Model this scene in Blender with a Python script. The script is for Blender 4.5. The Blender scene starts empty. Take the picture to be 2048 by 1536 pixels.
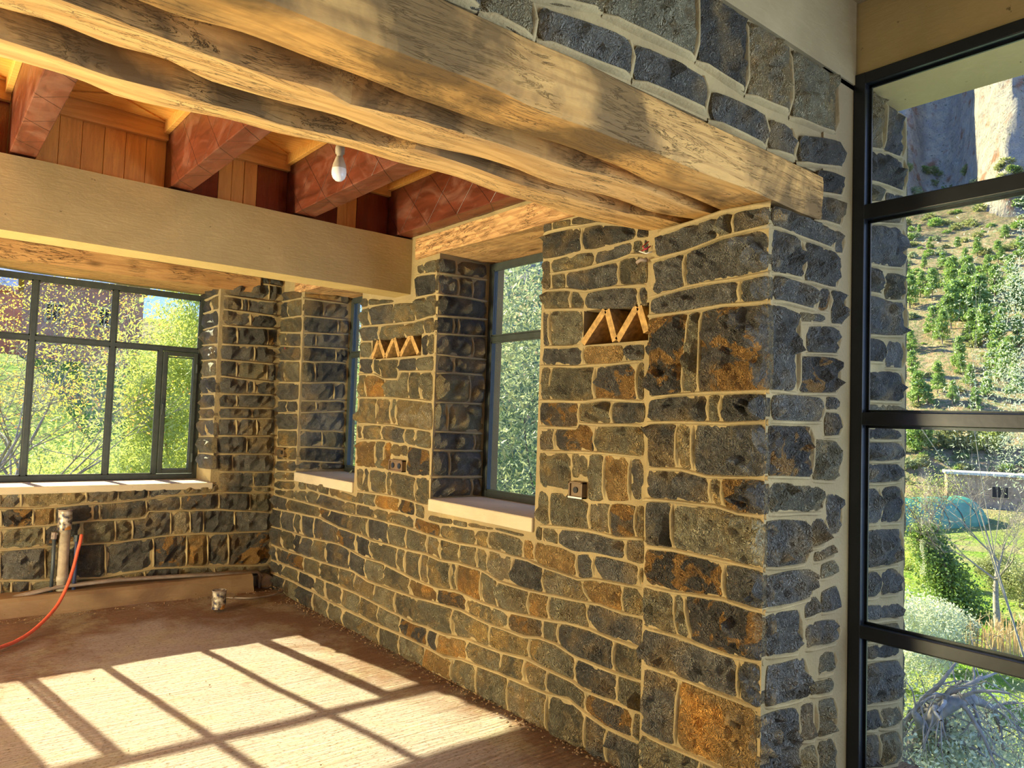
import bpy, bmesh, math, random
import numpy as np
from mathutils import Matrix, Vector, noise
D = bpy.data
SC = bpy.context.scene
COL = SC.collection
PI = math.pi
# ------------------------------------------------------------------ camera
FPX, YAW, PITCH, ROLL = 1479.88, math.radians(39.2271), math.radians(2.97306), math.radians(2.0019)
CAM = np.array([0.0, 0.0, 1.6])
F_ = np.array([math.sin(YAW) * math.cos(PITCH), math.cos(YAW) * math.cos(PITCH), math.sin(PITCH)])
_r = np.array([math.cos(YAW), -math.sin(YAW), 0.0]); _u = np.cross(_r, F_)
R_ = math.cos(ROLL) * _r + math.sin(ROLL) * _u
U_ = -math.sin(ROLL) * _r + math.cos(ROLL) * _u
cam = D.objects.new('camera', D.cameras.new('camera')); COL.objects.link(cam)
cam.matrix_world = Matrix(((R_[0], U_[0], -F_[0], 0), (R_[1], U_[1], -F_[1], 0), (R_[2], U_[2], -F_[2], 1.6), (0, 0, 0, 1)))
cam.data.sensor_width = 36; cam.data.lens = FPX / 2048 * 36; cam.data.clip_start = 0.05; cam.data.clip_end = 4000
SC.camera = cam
# ------------------------------------------------------------------ light
SUNDIR = Vector((-0.123, 0.838, 0.531)).normalized()      # towards the sun
SC.view_settings.view_transform = 'Standard'; SC.view_settings.look = 'None'
SC.view_settings.gamma = 1.0; SC.view_settings.use_curve_mapping = False
SC.view_settings.exposure = 0.6
SC.cycles.use_denoising = True; SC.cycles.denoiser = 'OPENIMAGEDENOISE'
SC.cycles.max_bounces = 10; SC.cycles.diffuse_bounces = 5; SC.cycles.transparent_max_bounces = 24
SC.cycles.sample_clamp_indirect = 6.0; SC.cycles.caustics_reflective = False; SC.cycles.caustics_refractive = False
W = D.worlds.new('sky'); SC.world = W; W.use_nodes = True
_n = W.node_tree.nodes; _l = W.node_tree.links; _n.clear()
_tc = _n.new('ShaderNodeTexCoord'); _sx = _n.new('ShaderNodeSeparateXYZ'); _cr = _n.new('ShaderNodeValToRGB')
_bg = _n.new('ShaderNodeBackground'); _wo = _n.new('ShaderNodeOutputWorld')
_l.new(_tc.outputs['Generated'], _sx.inputs[0]); _l.new(_sx.outputs['Z'], _cr.inputs[0]); _l.new(_cr.outputs[0], _bg.inputs[0]); _l.new(_bg.outputs[0], _wo.inputs[0])
_cr.color_ramp.elements[0].position = 0.0; _cr.color_ramp.elements[0].color = (0.30, 0.48, 0.92, 1)
_cr.color_ramp.elements[1].position = 0.6; _cr.color_ramp.elements[1].color = (0.20, 0.38, 0.88, 1)
_bg.inputs[1].default_value = 1.35
sl = D.lights.new('sun', 'SUN'); sl.energy = 14.0; sl.angle = math.radians(0.55); sl.color = (1.0, 0.92, 0.58)
so = D.objects.new('sun', sl); COL.objects.link(so); so.rotation_euler = SUNDIR.to_track_quat('Z', 'Y').to_euler()
def area(name, loc, direction, sx, sy, energy, color):
    l = D.lights.new(name, 'AREA'); l.shape = 'RECTANGLE'; l.size = sx; l.size_y = sy; l.energy = energy; l.color = color
    o = D.objects.new(name, l); COL.objects.link(o); o.location = loc
    o.rotation_euler = Vector(direction).to_track_quat('-Z', 'Z').to_euler(); return o
# two added fill lamps at an invented left opening, then the glazed wall's daylight
area('fill_far_room_low', (-2.9, 4.3, 0.40), (0.60, -0.12, 0.78), 2.6, 0.9, 500, (1.0, 0.86, 0.46))
area('fill_far_room_upper', (-3.1, 4.5, 1.55), (1, 0.0, -0.25), 2.8, 1.3, 50, (1.0, 0.88, 0.62))
area('daylight_glazed_wall', (3.30, -1.4, 1.7), (-1, 0.35, 0), 2.6, 2.8, 150, (0.72, 0.86, 1.0))
# ------------------------------------------------------------------ helpers
def ray(x, y): return F_ + (x - 1024) / FPX * R_ - (y - 768) / FPX * U_
def at(x, y, ax, val):
    d = ray(x, y); return CAM + (val - CAM[ax]) / d[ax] * d
def lerp_line(pts, x):
    if x <= pts[0][0]: a, b = pts[0], pts[1] if len(pts) > 1 else pts[0]
    elif x >= pts[-1][0]: a, b = (pts[-2], pts[-1]) if len(pts) > 1 else (pts[0], pts[0])
    else:
        for i in range(len(pts) - 1):
            if pts[i][0] <= x <= pts[i + 1][0]: a, b = pts[i], pts[i + 1]; break
    if b[0] == a[0]: return a[1]
    return a[1] + (b[1] - a[1]) * (x - a[0]) / (b[0] - a[0])
def link(name, me, mat=None, parent=None, kind=None):
    o = D.objects.new(name, me); COL.objects.link(o)
    if mat is not None and not me.materials: me.materials.append(mat)
    if parent is not None: o.parent = parent
    if kind: o['kind'] = kind
    return o
def tag(o, label=None, cat=None, group=None, kind=None):
    if label: o['label'] = label
    if cat: o['category'] = cat
    if group: o['group'] = group
    if kind: o['kind'] = kind
    return o
def empty(name, loc=(0, 0, 0)):
    o = D.objects.new(name, None); COL.objects.link(o); o.location = loc; return o
class MB:
    def __init__(s): s.v = []; s.f = []
    def add(s, v, f):
        n = len(s.v); s.v += [tuple(p) for p in v]; s.f += [tuple(i + n for i in q) for q in f]; return s
    def box(s, x0, x1, y0, y1, z0, z1):
        return s.add([(x0, y0, z0), (x1, y0, z0), (x1, y1, z0), (x0, y1, z0), (x0, y0, z1), (x1, y0, z1), (x1, y1, z1), (x0, y1, z1)],
                     [(0, 3, 2, 1), (4, 5, 6, 7), (0, 1, 5, 4), (1, 2, 6, 5), (2, 3, 7, 6), (3, 0, 4, 7)])
    def tube(s, pts, rad, n=8, cap=True):
        pts = [Vector(p) for p in pts]; m = len(pts); rs = rad if isinstance(rad, (list, tuple)) else [rad] * m
        V = []; up = None
        for i, p in enumerate(pts):
            t = (pts[min(i + 1, m - 1)] - pts[max(i - 1, 0)]).normalized()
            if up is None: up = t.orthogonal().normalized()
            up = (up - t * up.dot(t)).normalized(); b = t.cross(up)
            for k in range(n):
                a = 2 * PI * k / n; V.append(p + (up * math.cos(a) + b * math.sin(a)) * rs[i])
        Fc = [(i * n + k, i * n + (k + 1) % n, (i + 1) * n + (k + 1) % n, (i + 1) * n + k) for i in range(m - 1) for k in range(n)]
        if cap: Fc += [tuple(range(n))[::-1], tuple(range((m - 1) * n, m * n))]
        return s.add(V, Fc)
    def lathe(s, prof, cx, cy, n=20):
        V = [(cx + r * math.cos(2 * PI * k / n), cy + r * math.sin(2 * PI * k / n), z) for r, z in prof for k in range(n)]
        Fc = [(i * n + k, i * n + (k + 1) % n, (i + 1) * n + (k + 1) % n, (i + 1) * n + k) for i in range(len(prof) - 1) for k in range(n)]
        return s.add(V, Fc)
    def mesh(s, name, smooth=False):
        me = D.meshes.new(name); me.from_pydata(s.v, [], s.f); me.update()
        if smooth: me.polygons.foreach_set('use_smooth', [True] * len(me.polygons))
        return me
    def build(s, name, mat, parent=None, smooth=False, kind=None, bevel=0):
        o = link(name, s.mesh(name, smooth), mat, parent, kind)
        if bevel:
            b = o.modifiers.new('bevel', 'BEVEL'); b.width = bevel; b.segments = 2; b.limit_method = 'ANGLE'
        return o
def mesh_np(name, V, Fq):
    me = D.meshes.new(name); V = np.asarray(V, dtype=np.float32); Fq = np.asarray(Fq, dtype=np.int32); k = Fq.shape[1]
    me.vertices.add(len(V)); me.vertices.foreach_set('co', V.ravel())
    me.loops.add(Fq.size); me.loops.foreach_set('vertex_index', Fq.ravel())
    me.polygons.add(len(Fq)); me.polygons.foreach_set('loop_start', np.arange(0, Fq.size, k, dtype=np.int32))
    me.update(calc_edges=True); me.validate(); return me
# ------------------------------------------------------------------ materials
class NT:
    def __init__(s, name):
        s.m = D.materials.new(name); s.m.use_nodes = True; s.n = s.m.node_tree.nodes; s.l = s.m.node_tree.links
        s.b = s.n['Principled BSDF']; s.o = s.n['Material Output']
    def N(s, t, ins=None, **kw):
        x = s.n.new(t)
        for k, v in kw.items(): setattr(x, k, v)
        for k, v in (ins or {}).items():
            if isinstance(v, bpy.types.NodeSocket): s.l.new(v, x.inputs[k])
            else: x.inputs[k].default_value = v
        return x
    def co(s, scale=(1, 1, 1), kind='Object', loc=(0, 0, 0), rot=(0, 0, 0)):
        t = s.N('ShaderNodeTexCoord'); m = s.N('ShaderNodeMapping', {'Vector': t.outputs[kind]})
        m.inputs['Scale'].default_value = scale; m.inputs['Location'].default_value = loc; m.inputs['Rotation'].default_value = rot
        return m.outputs[0]
    def noise(s, vec, scale, detail=4, rough=0.55, dist=0.0):
        return s.N('ShaderNodeTexNoise', {'Vector': vec, 'Scale': scale, 'Detail': detail, 'Roughness': rough, 'Distortion': dist}).outputs['Fac']
    def ramp(s, fac, stops):
        r = s.N('ShaderNodeValToRGB', {'Fac': fac}); e = r.color_ramp.elements
        while len(e) < len(stops): e.new(0.5)
        for i, (p, c) in enumerate(stops):
            e[i].position = p; e[i].color = (*c, 1) if len(c) == 3 else c
        return r.outputs[0]
    def mask(s, fac, a, b):
        return s.N('ShaderNodeMapRange', {'Value': fac, 'From Min': a, 'From Max': b}).outputs[0]
    def mix(s, fac, a, b, mode='MIX'):
        x = s.N('ShaderNodeMix', data_type='RGBA', blend_type=mode)
        for i, v in ((0, fac), (6, a), (7, b)):
            if isinstance(v, bpy.types.NodeSocket): s.l.new(v, x.inputs[i])
            elif i == 0: x.inputs[i].default_value = v
            else: x.inputs[i].default_value = (*v, 1)
        return x.outputs[2]
    def math(s, op, a, b=0.0):
        x = s.N('ShaderNodeMath', operation=op)
        for i, v in ((0, a), (1, b)):
            if isinstance(v, bpy.types.NodeSocket): s.l.new(v, x.inputs[i])
            else: x.inputs[i].default_value = v
        return x.outputs[0]
    def bump(s, h, strength=0.5, dist=0.01, prev=None):
        b = s.N('ShaderNodeBump', {'Height': h, 'Strength': strength, 'Distance': dist})
        if prev is not None: s.l.new(prev, b.inputs['Normal'])
        return b.outputs[0]
    def out(s, col=None, rough=None, normal=None, metal=None, spec=None):
        for k, v in (('Base Color', col), ('Roughness', rough), ('Normal', normal), ('Metallic', metal), ('Specular IOR Level', spec)):
            if v is None: continue
            if isinstance(v, bpy.types.NodeSocket): s.l.new(v, s.b.inputs[k])
            else: s.b.inputs[k].default_value = (*v, 1) if isinstance(v, tuple) else v
        return s.m
MORTAR = (0.40, 0.305, 0.155)
def mat_plain(name, col, rough=0.6, metal=0.0, var=0.15, scale=20):
    t = NT(name); c = t.co(); n = t.noise(c, scale, 5)
    a = tuple(x * (1 - var) for x in col); b = tuple(min(1, x * (1 + var)) for x in col)
    return t.out(t.ramp(n, [(0.3, a), (0.7, b)]), rough, t.bump(n, 0.15, 0.003), metal)
def mat_mortar(name, base=MORTAR):
    t = NT(name); c = t.co(); n = t.noise(c, 5, 6); n2 = t.noise(c, 60, 4); n3 = t.noise(c, 1.1, 3)
    col = t.ramp(n, [(0.3, tuple(x * 0.72 for x in base)), (0.7, tuple(x * 1.08 for x in base))])
    col = t.mix(t.mask(n3, 0.45, 0.65), col, tuple(x * k for x, k in zip(base, (0.80, 0.80, 0.86))))
    h = t.math('ADD', n2, t.math('MULTIPLY', n, 2.0))
    return t.out(col, 0.95, t.bump(h, 0.7, 0.006), spec=0.15)
def mat_stone(name, a, b, patch=None, pamt=0.5, smear=1.0, sm0=0.86):
    t = NT(name); oi = t.N('ShaderNodeObjectInfo'); rnd = oi.outputs['Random']; c = t.co()
    n = t.noise(c, 9, 8, 0.62); n2 = t.noise(c, 38, 6, 0.7); n3 = t.noise(c, 3.2, 3)
    col = t.ramp(n, [(0.28, a), (0.72, b)])
    val = t.math('ADD', t.math('MULTIPLY', rnd, 0.75), 0.62)
    col = t.mix(1.0, col, t.N('ShaderNodeCombineColor', {'Red': val, 'Green': val, 'Blue': val}).outputs[0], 'MULTIPLY')
    col = t.mix(t.mask(n3, 0.52, 0.68), col, tuple(min(1, x * k) for x, k in zip(b, (1.6, 1.22, 0.72))))
    if patch:
        p = t.noise(c, 6.5, 4, 0.6, 0.6)
        p = t.mask(p, 0.62 - pamt * 0.28, 0.66 - pamt * 0.28)
        col = t.mix(p, col, t.mix(t.mask(n2, 0.4, 0.7), patch, tuple(x * 0.72 for x in patch)))
    ed = t.N('ShaderNodeAttribute', attribute_name='edge').outputs['Fac']
    e = t.math('ADD', ed, t.math('MULTIPLY', t.math('SUBTRACT', n2, 0.5), 1.1))
    col = t.mix(t.math('MULTIPLY', t.mask(e, sm0, sm0 + 0.26), smear), col, MORTAR)
    wsp = t.mask(t.noise(c, 90, 2), 0.69, 0.73)
    col = t.mix(t.math('MULTIPLY', wsp, 0.55), col, (0.62, 0.57, 0.46))
    cw = t.N('ShaderNodeVectorMath', {0: c, 1: t.N('ShaderNodeTexNoise', {'Vector': c, 'Scale': 12.0}).outputs['Color']}, operation='MULTIPLY_ADD'); cw.inputs[1].default_value = (1, 1, 1); t.l.new(t.N('ShaderNodeVectorMath', {0: t.N('ShaderNodeTexNoise', {'Vector': c, 'Scale': 12.0}).outputs['Color'], 1: (0.05, 0.05, 0.05)}, operation='MULTIPLY').outputs[0], cw.inputs[2])
    vo = t.N('ShaderNodeTexVoronoi', {'Vector': cw.outputs[0], 'Scale': 21.0, 'Randomness': 1.0}).outputs['Distance']
    vo2 = t.N('ShaderNodeTexVoronoi', {'Vector': cw.outputs[0], 'Scale': 50.0, 'Randomness': 1.0}).outputs['Distance']; vo3 = t.N('ShaderNodeTexVoronoi', {'Vector': cw.outputs[0], 'Scale': 10.0, 'Randomness': 1.0}).outputs['Distance']
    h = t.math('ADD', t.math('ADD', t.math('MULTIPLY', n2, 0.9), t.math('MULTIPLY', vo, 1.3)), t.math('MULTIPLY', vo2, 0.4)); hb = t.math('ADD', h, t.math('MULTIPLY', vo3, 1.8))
    hv = t.math('ADD', 0.50, t.math('MULTIPLY', t.mask(h, 0.6, 1.7), 1.05))  # cavity shading painted into the stone colour: crevices darker, crests lighter
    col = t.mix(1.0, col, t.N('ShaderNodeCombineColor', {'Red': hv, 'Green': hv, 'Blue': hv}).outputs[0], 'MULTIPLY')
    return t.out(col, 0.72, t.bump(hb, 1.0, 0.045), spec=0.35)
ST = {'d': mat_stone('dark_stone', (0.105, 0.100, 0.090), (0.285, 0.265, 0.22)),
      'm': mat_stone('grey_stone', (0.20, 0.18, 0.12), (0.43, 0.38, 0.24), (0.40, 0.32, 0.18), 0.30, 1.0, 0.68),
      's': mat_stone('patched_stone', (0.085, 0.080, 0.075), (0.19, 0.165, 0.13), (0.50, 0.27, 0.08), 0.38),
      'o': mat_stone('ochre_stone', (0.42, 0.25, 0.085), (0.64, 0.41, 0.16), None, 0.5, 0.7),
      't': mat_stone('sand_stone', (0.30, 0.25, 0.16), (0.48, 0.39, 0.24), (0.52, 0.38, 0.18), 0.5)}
M_MORT = mat_mortar('mortar'); M_RIDGE = mat_mortar('pointing_mortar', (0.43, 0.33, 0.17))
def mat_wood(name, light, dark, axis=0, crack=0.5, weather=None, rough=0.7, freq=1.0, spec=0.25, bump=0.6, adze=0):
    t = NT(name); sc = [9 * freq] * 3; sc[axis] = 1.0 * freq
    c = t.co(tuple(sc)); c0 = t.co()
    big = t.noise(t.co(tuple(1.6 if i == axis else 5 for i in range(3))), 1.0, 3, 0.5, 0.4)
    g = t.noise(c, 3.0, 8, 0.65, 1.2)
    ring = t.N('ShaderNodeTexWave', {'Vector': c, 'Scale': 0.8, 'Distortion': 9.0, 'Detail': 4.0, 'Detail Scale': 1.2}, wave_type='RINGS').outputs['Fac']
    col = t.mix(t.mask(g, 0.35, 0.7), light, tuple((a + b) / 2 for a, b in zip(light, dark)))
    col = t.mix(t.math('MULTIPLY', t.mask(ring, 0.55, 0.95), 0.45), col, dark)
    col = t.mix(t.mask(big, 0.58, 0.75), col, tuple(x * k for x, k in zip(light, (0.82, 0.74, 0.62))))
    ck = t.noise(c, 1.9, 6, 0.7, 2.2)
    line = t.math('ABSOLUTE', t.math('SUBTRACT', ck, 0.5))
    gate = t.mask(t.noise(c0, 2.3, 3, 0.6), 0.43, 0.55)
    cr = t.math('MULTIPLY', t.math('MULTIPLY', t.mask(line, 0.018, 0.0), gate), crack)
    col = t.mix(cr, col, (0.035, 0.02, 0.01))
    kn = t.N('ShaderNodeTexVoronoi', {'Vector': t.co(tuple(1.2 if i == axis else 3.4 for i in range(3))), 'Scale': 1.1}).outputs['Distance']
    km = t.math('MULTIPLY', t.mask(kn, 0.11, 0.03), 0.85)
    col = t.mix(km, col, tuple(x * 0.35 for x in dark))
    if weather:
        wn = t.noise(c0, 2.6, 5, 0.6, 0.5)
        col = t.mix(t.math('MULTIPLY', t.mask(wn, 0.42, 0.58), weather[1]), col, weather[0])
    h = t.math('SUBTRACT', t.math('ADD', t.math('MULTIPLY', g, 0.7), t.math('MULTIPLY', big, 1.2)), t.math('MULTIPLY', cr, 1.2))
    nb = t.bump(h, bump, 0.012)
    if adze: nb = t.bump(t.N('ShaderNodeTexVoronoi', {'Vector': t.co((1, 10, 17)), 'Scale': 1.0}).outputs['Distance'], 0.9, 0.03, nb)
    return t.out(col, rough, nb, spec=spec)
M_BEAM = mat_wood('rustic_beam_wood', (0.86, 0.56, 0.23), (0.45, 0.22, 0.07), 0, 1.0)
M_BEAMC = mat_wood('weathered_and_shaded_beam_wood', (0.74, 0.43, 0.14), (0.42, 0.21, 0.065), 0, 1.0, ((0.14, 0.085, 0.035), 0.85))
M_LINY = mat_wood('window_lintel_wood', (0.72, 0.43, 0.19), (0.34, 0.15, 0.06), 1, 1.0, adze=1)
M_LINX = mat_wood('back_lintel_wood', (0.66, 0.38, 0.15), (0.34, 0.16, 0.06), 0, 1.0)
M_PINEX = mat_wood('pine_rail_wood', (0.90, 0.52, 0.15), (0.66, 0.30, 0.07), 0, 0.2, None, 0.45, 1.4, 0.5, 0.2)
M_PINEZ = mat_wood('pine_board_wood', (0.95, 0.50, 0.12), (0.66, 0.27, 0.06), 2, 0.2, None, 0.42, 1.5, 0.5, 0.2)
M_PINED = mat_wood('pine_strip_wood', (0.90, 0.48, 0.12), (0.62, 0.26, 0.05), 0, 0.25, None, 0.42, 1.2, 0.5, 0.2)
M_REDZ = mat_wood('red_varnished_board', (0.22, 0.028, 0.010), (0.09, 0.012, 0.006), 2, 0.3, ((0.36, 0.10, 0.04), 0.25), 0.22, 1.2, 0.7, 0.25)
def mat_joist():
    t = NT('red_varnished_joist'); c = t.co((6, 1.1, 6)); g = t.noise(c, 2.5, 7, 0.6, 1.0)
    col = t.ramp(g, [(0.3, (0.075, 0.018, 0.008)), (0.7, (0.19, 0.045, 0.022))])
    sm = t.noise(t.co((3, 1.5, 3)), 2.0, 5, 0.65, 1.2)
    col = t.mix(t.math('MULTIPLY', t.mask(sm, 0.48, 0.66), 0.32), col, (0.38, 0.19, 0.14))
    # knife-cut zigzag lines along the joist
    g2 = t.N('ShaderNodeTexCoord'); sp = t.N('ShaderNodeSeparateXYZ', {'Vector': g2.outputs['Object']})
    tri = t.math('PINGPONG', sp.outputs['Y'], 0.17)
    s2 = t.math('ADD', sp.outputs['X'], sp.outputs['Z'])
    d = t.math('ABSOLUTE', t.math('SUBTRACT', tri, t.math('PINGPONG', s2, 0.17)))
    ln = t.mask(d, 0.0045, 0.0015)
    col = t.mix(ln, col, (0.04, 0.012, 0.008))
    return t.out(col, 0.33, t.bump(t.math('SUBTRACT', t.math('MULTIPLY', g, 0.3), ln), 0.4, 0.006), spec=0.55)
M_JOIST = mat_joist()
def mat_plaster(name, base, dark):
    t = NT(name); c = t.co(); n = t.noise(c, 1.6, 5, 0.55, 0.8); n2 = t.noise(t.co((3, 3, 14)), 3, 6, 0.6, 1.5); n3 = t.noise(c, 45, 4)
    col = t.ramp(n, [(0.3, dark), (0.68, base)])
    col = t.mix(t.math('MULTIPLY', t.mask(n2, 0.5, 0.7), 0.25), col, tuple(min(1, x * 1.15) for x in base))
    col = t.mix(t.mask(t.noise(c, 30, 3), 0.72, 0.76), col, tuple(x * 0.55 for x in dark))
    return t.out(col, 0.9, t.bump(t.math('ADD', t.math('MULTIPLY', n2, 0.8), t.math('MULTIPLY', n3, 0.3)), 0.4, 0.006), spec=0.2)
M_PLAST = mat_plaster('cement_plaster', (0.66, 0.50, 0.225), (0.50, 0.37, 0.155))
M_PLAST2 = mat_plaster('grey_cement_plaster', (0.40, 0.32, 0.18), (0.29, 0.225, 0.125))
M_SILL = mat_plaster('sill_cement', (0.62, 0.52, 0.36), (0.50, 0.41, 0.27))
def mat_floor():
    t = NT('dusty_concrete'); c = t.co(); n = t.noise(c, 1.1, 6, 0.62, 0.6); n2 = t.noise(c, 9, 6, 0.7); n3 = t.noise(t.co((40, 70, 1)), 1.0, 4, 0.8)
    st = t.noise(t.co((1.3, 26, 1), rot=(0, 0, 0.10)), 2.0, 6, 0.7, 0.7)
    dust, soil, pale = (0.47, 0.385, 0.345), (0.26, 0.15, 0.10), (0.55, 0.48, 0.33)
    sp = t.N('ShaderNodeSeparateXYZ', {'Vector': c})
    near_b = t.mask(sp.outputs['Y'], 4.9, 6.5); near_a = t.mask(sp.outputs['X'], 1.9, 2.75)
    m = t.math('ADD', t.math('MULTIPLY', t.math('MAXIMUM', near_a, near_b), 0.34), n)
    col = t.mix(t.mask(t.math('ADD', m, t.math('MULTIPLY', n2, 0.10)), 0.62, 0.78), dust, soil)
    col = t.mix(t.math('MULTIPLY', t.mask(t.noise(c, 2.3, 5, 0.7), 0.5, 0.62), 0.5), col, pale)
    col = t.mix(t.math('MULTIPLY', t.mask(st, 0.50, 0.62), 0.45), col, (0.34, 0.25, 0.17))
    col = t.mix(t.math('MULTIPLY', t.mask(n3, 0.54, 0.62), 0.8), col, (0.16, 0.11, 0.05))
    h = t.math('ADD', t.math('ADD', t.math('MULTIPLY', st, 1.3), t.math('MULTIPLY', n2, 0.9)), t.math('MULTIPLY', n3, 0.45))
    return t.out(col, 0.95, t.bump(h, 1.0, 0.018), spec=0.1)
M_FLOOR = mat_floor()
def mat_glass():
    t = NT('window_glass'); t.n.remove(t.b)
    tr = t.N('ShaderNodeBsdfTransparent', {'Color': (0.96, 0.98, 0.97, 1)}); gl = t.N('ShaderNodeBsdfGlossy', {'Roughness': 0.02})
    fr = t.N('ShaderNodeFresnel', {'IOR': 1.18}); mx = t.N('ShaderNodeMixShader', {0: fr.outputs[0], 1: tr.outputs[0], 2: gl.outputs[0]})
    gm = t.N('ShaderNodeNewGeometry'); t.l.new(t.math('MULTIPLY', fr.outputs[0], t.math('SUBTRACT', 1.0, gm.outputs['Backfacing'])), mx.inputs[0])
    t.l.new(mx.outputs[0], t.o.inputs[0]); return t.m
M_GLASS = mat_glass()
M_FRAME = mat_plain('dark_painted_steel', (0.045, 0.055, 0.050), 0.42, 0.0, 0.2)
M_BLACK = mat_plain('black_painted_steel', (0.010, 0.011, 0.013), 0.32, 0.0, 0.2)
M_TERRA = mat_plain('ochre_clay_tile', (0.46, 0.27, 0.09), 0.85, 0.0, 0.45, 40)
M_HOLE = mat_plain('dark_cavity', (0.03, 0.022, 0.014), 0.9)
M_BROWNPL = mat_plain('brown_socket_plastic', (0.17, 0.105, 0.05), 0.4)
M_BLACKPL = mat_plain('black_plastic', (0.012, 0.012, 0.012), 0.35)
M_PIPE = mat_plain('grey_pvc', (0.40, 0.34, 0.25), 0.5, 0, 0.25)
M_PIPED = mat_plain('dark_conduit', (0.05, 0.065, 0.075), 0.45)
M_PIPEB = mat_plain('blue_conduit', (0.045, 0.06, 0.13), 0.45)
M_HOSE = mat_plain('orange_red_hose', (0.80, 0.13, 0.06), 0.5)
M_DUST = mat_plain('dusty_grey_pipe', (0.27, 0.21, 0.17), 0.85, 0, 0.3, 12)
M_WHITE = mat_plain('white_plastic', (0.75, 0.74, 0.70), 0.35)
M_BULBGL = mat_plain('frosted_bulb_glass', (0.85, 0.85, 0.84), 0.25, 0, 0.02)
M_REDW = mat_plain('red_wire', (0.45, 0.03, 0.06), 0.5)
def mat_can():
    t = NT('rusty_label_can'); c = t.co(); n = t.noise(c, 26, 3); n2 = t.noise(c, 9, 3)
    col = t.ramp(n, [(0.38, (0.03, 0.03, 0.07)), (0.5, (0.30, 0.24, 0.16)), (0.62, (0.62, 0.55, 0.44))])
    col = t.mix(t.mask(n2, 0.58, 0.63), col, (0.55, 0.24, 0.05))
    return t.out(col, 0.45, t.bump(n, 0.2, 0.002), 0.3)
M_CAN = mat_can()
# ------------------------------------------------------------------ stones
def hashv(p, k=1.0):
    v = noise.noise_vector(Vector(p) * 7.31 * k + Vector((3.1, 9.7, 1.3))); return v
def facet(p, sc):
    q = Vector(p) * sc; dd, pts = noise.voronoi(q)
    c = pts[0]; h = hashv(c); dv = q - c
    return (h.x * 0.9 + dv.x * h.y * 1.6 + dv.z * h.z * 1.6 + dv.y * h.x * 1.6)
SEED = [0]
class Face:
    """a wall plane: ax=0 is x=val looking at -x, ax=1 is y=val looking at -y"""
    def __init__(s, ax, val): s.ax = ax; s.val = val
    def uv(s, px, py):
        p = at(px, py, s.ax, s.val); return (p[1] if s.ax == 0 else p[0], p[2])
    def p3(s, u, v, w): return (s.val - w, u, v) if s.ax == 0 else (u, s.val - w, v)
def stone(face, grid, kind, parent, res=0.032, inset=0.006, bulge=0.020, rough=0.042, name='stone'):
    """grid(s,t)->(u,v) over the stone's cell; makes one rough-faced stone"""
    SEED[0] += 1; rng = random.Random(SEED[0])
    c00, c10, c01, c11 = grid(0, 0), grid(1, 0), grid(0, 1), grid(1, 1)
    Wd = (math.dist(c00, c10) + math.dist(c01, c11)) / 2; Hh = (math.dist(c00, c01) + math.dist(c10, c11)) / 2
    if Wd < 2.6 * abs(inset) or Hh < 2.6 * abs(inset): return None
    nx = max(3, min(26, round(Wd / res))); ny = max(3, min(18, round(Hh / res)))
    iu, iv = inset / Wd, inset / Hh; V = []; E = []
    lift = rng.uniform(-0.003, 0.010)
    for j in range(ny + 1):
        for i in range(nx + 1):
            s, t = i / nx, j / ny
            # rounded corners
            cs, ct = 2 * s - 1, 2 * t - 1; k = 1 - 0.10 * (cs * cs) * (ct * ct) * (abs(cs * ct) ** 2) * min(1, 0.10 / max(0.03, min(Wd, Hh)))
            s2 = (cs * k + 1) / 2; t2 = (ct * k + 1) / 2
            u, v = grid(iu + s2 * (1 - 2 * iu), iv + t2 * (1 - 2 * iv))
            edge = min(i, nx - i, j, ny - j)
            p0 = face.p3(u, v, 0); nz = hashv(p0, 0.9)
            amp = 0.006 if edge == 0 else 0.004
            u += nz.x * amp * 1.3; v += nz.y * amp
            dm = min(s, 1 - s) * Wd, min(t, 1 - t) * Hh; dmin = min(dm)
            prof = min(1.0, dmin / 0.030)
            w = lift + bulge * (prof ** 0.7)
            fr = facet(p0, 13.0) * rough + facet(p0, 30.0) * rough * 0.45
            w += fr * (0.25 + 0.75 * prof)
            if edge == 0: w = min(w, 0.004)
            V.append(face.p3(u, v, max(w, -0.004) if edge == 0 else max(w, 0.0035))); E.append(1.0 - min(1.0, dmin / 0.028))
    n = nx + 1; Fc = []
    flip = face.ax == 0
    for j in range(ny):
        for i in range(nx):
            q = (j * n + i, j * n + i + 1, (j + 1) * n + i + 1, (j + 1) * n + i)
            Fc.append(q[::-1] if not flip else q)
    # skirt into the mortar
    ring = [i for i in range(nx)] + [j * n + nx for j in range(ny)] + [ny * n + i for i in range(nx, 0, -1)] + [j * n for j in range(ny, 0, -1)]
    b = len(V)
    for r in ring:
        x = list(V[r]); x[face.ax] = face.val + 0.03; V.append(tuple(x)); E.append(1.0)
    for k in range(len(ring)): Fc.append((ring[k], ring[(k + 1) % len(ring)], b + (k + 1) % len(ring), b + k))
    me = D.meshes.new(name); me.from_pydata(V, [], Fc); me.update()
    a = me.attributes.new('edge', 'FLOAT', 'POINT'); a.data.foreach_set('value', E)
    bmn = bmesh.new(); bmn.from_mesh(me); bmesh.ops.recalc_face_normals(bmn, faces=bmn.faces); bmn.to_mesh(me); bmn.free()
    o = link(name, me, ST[kind], parent)
    if kind == 'o': o['label'] = 'smooth ochre stone'
    elif kind == 's': o['label'] = 'dark stone with an ochre patch'
    return o
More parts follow.
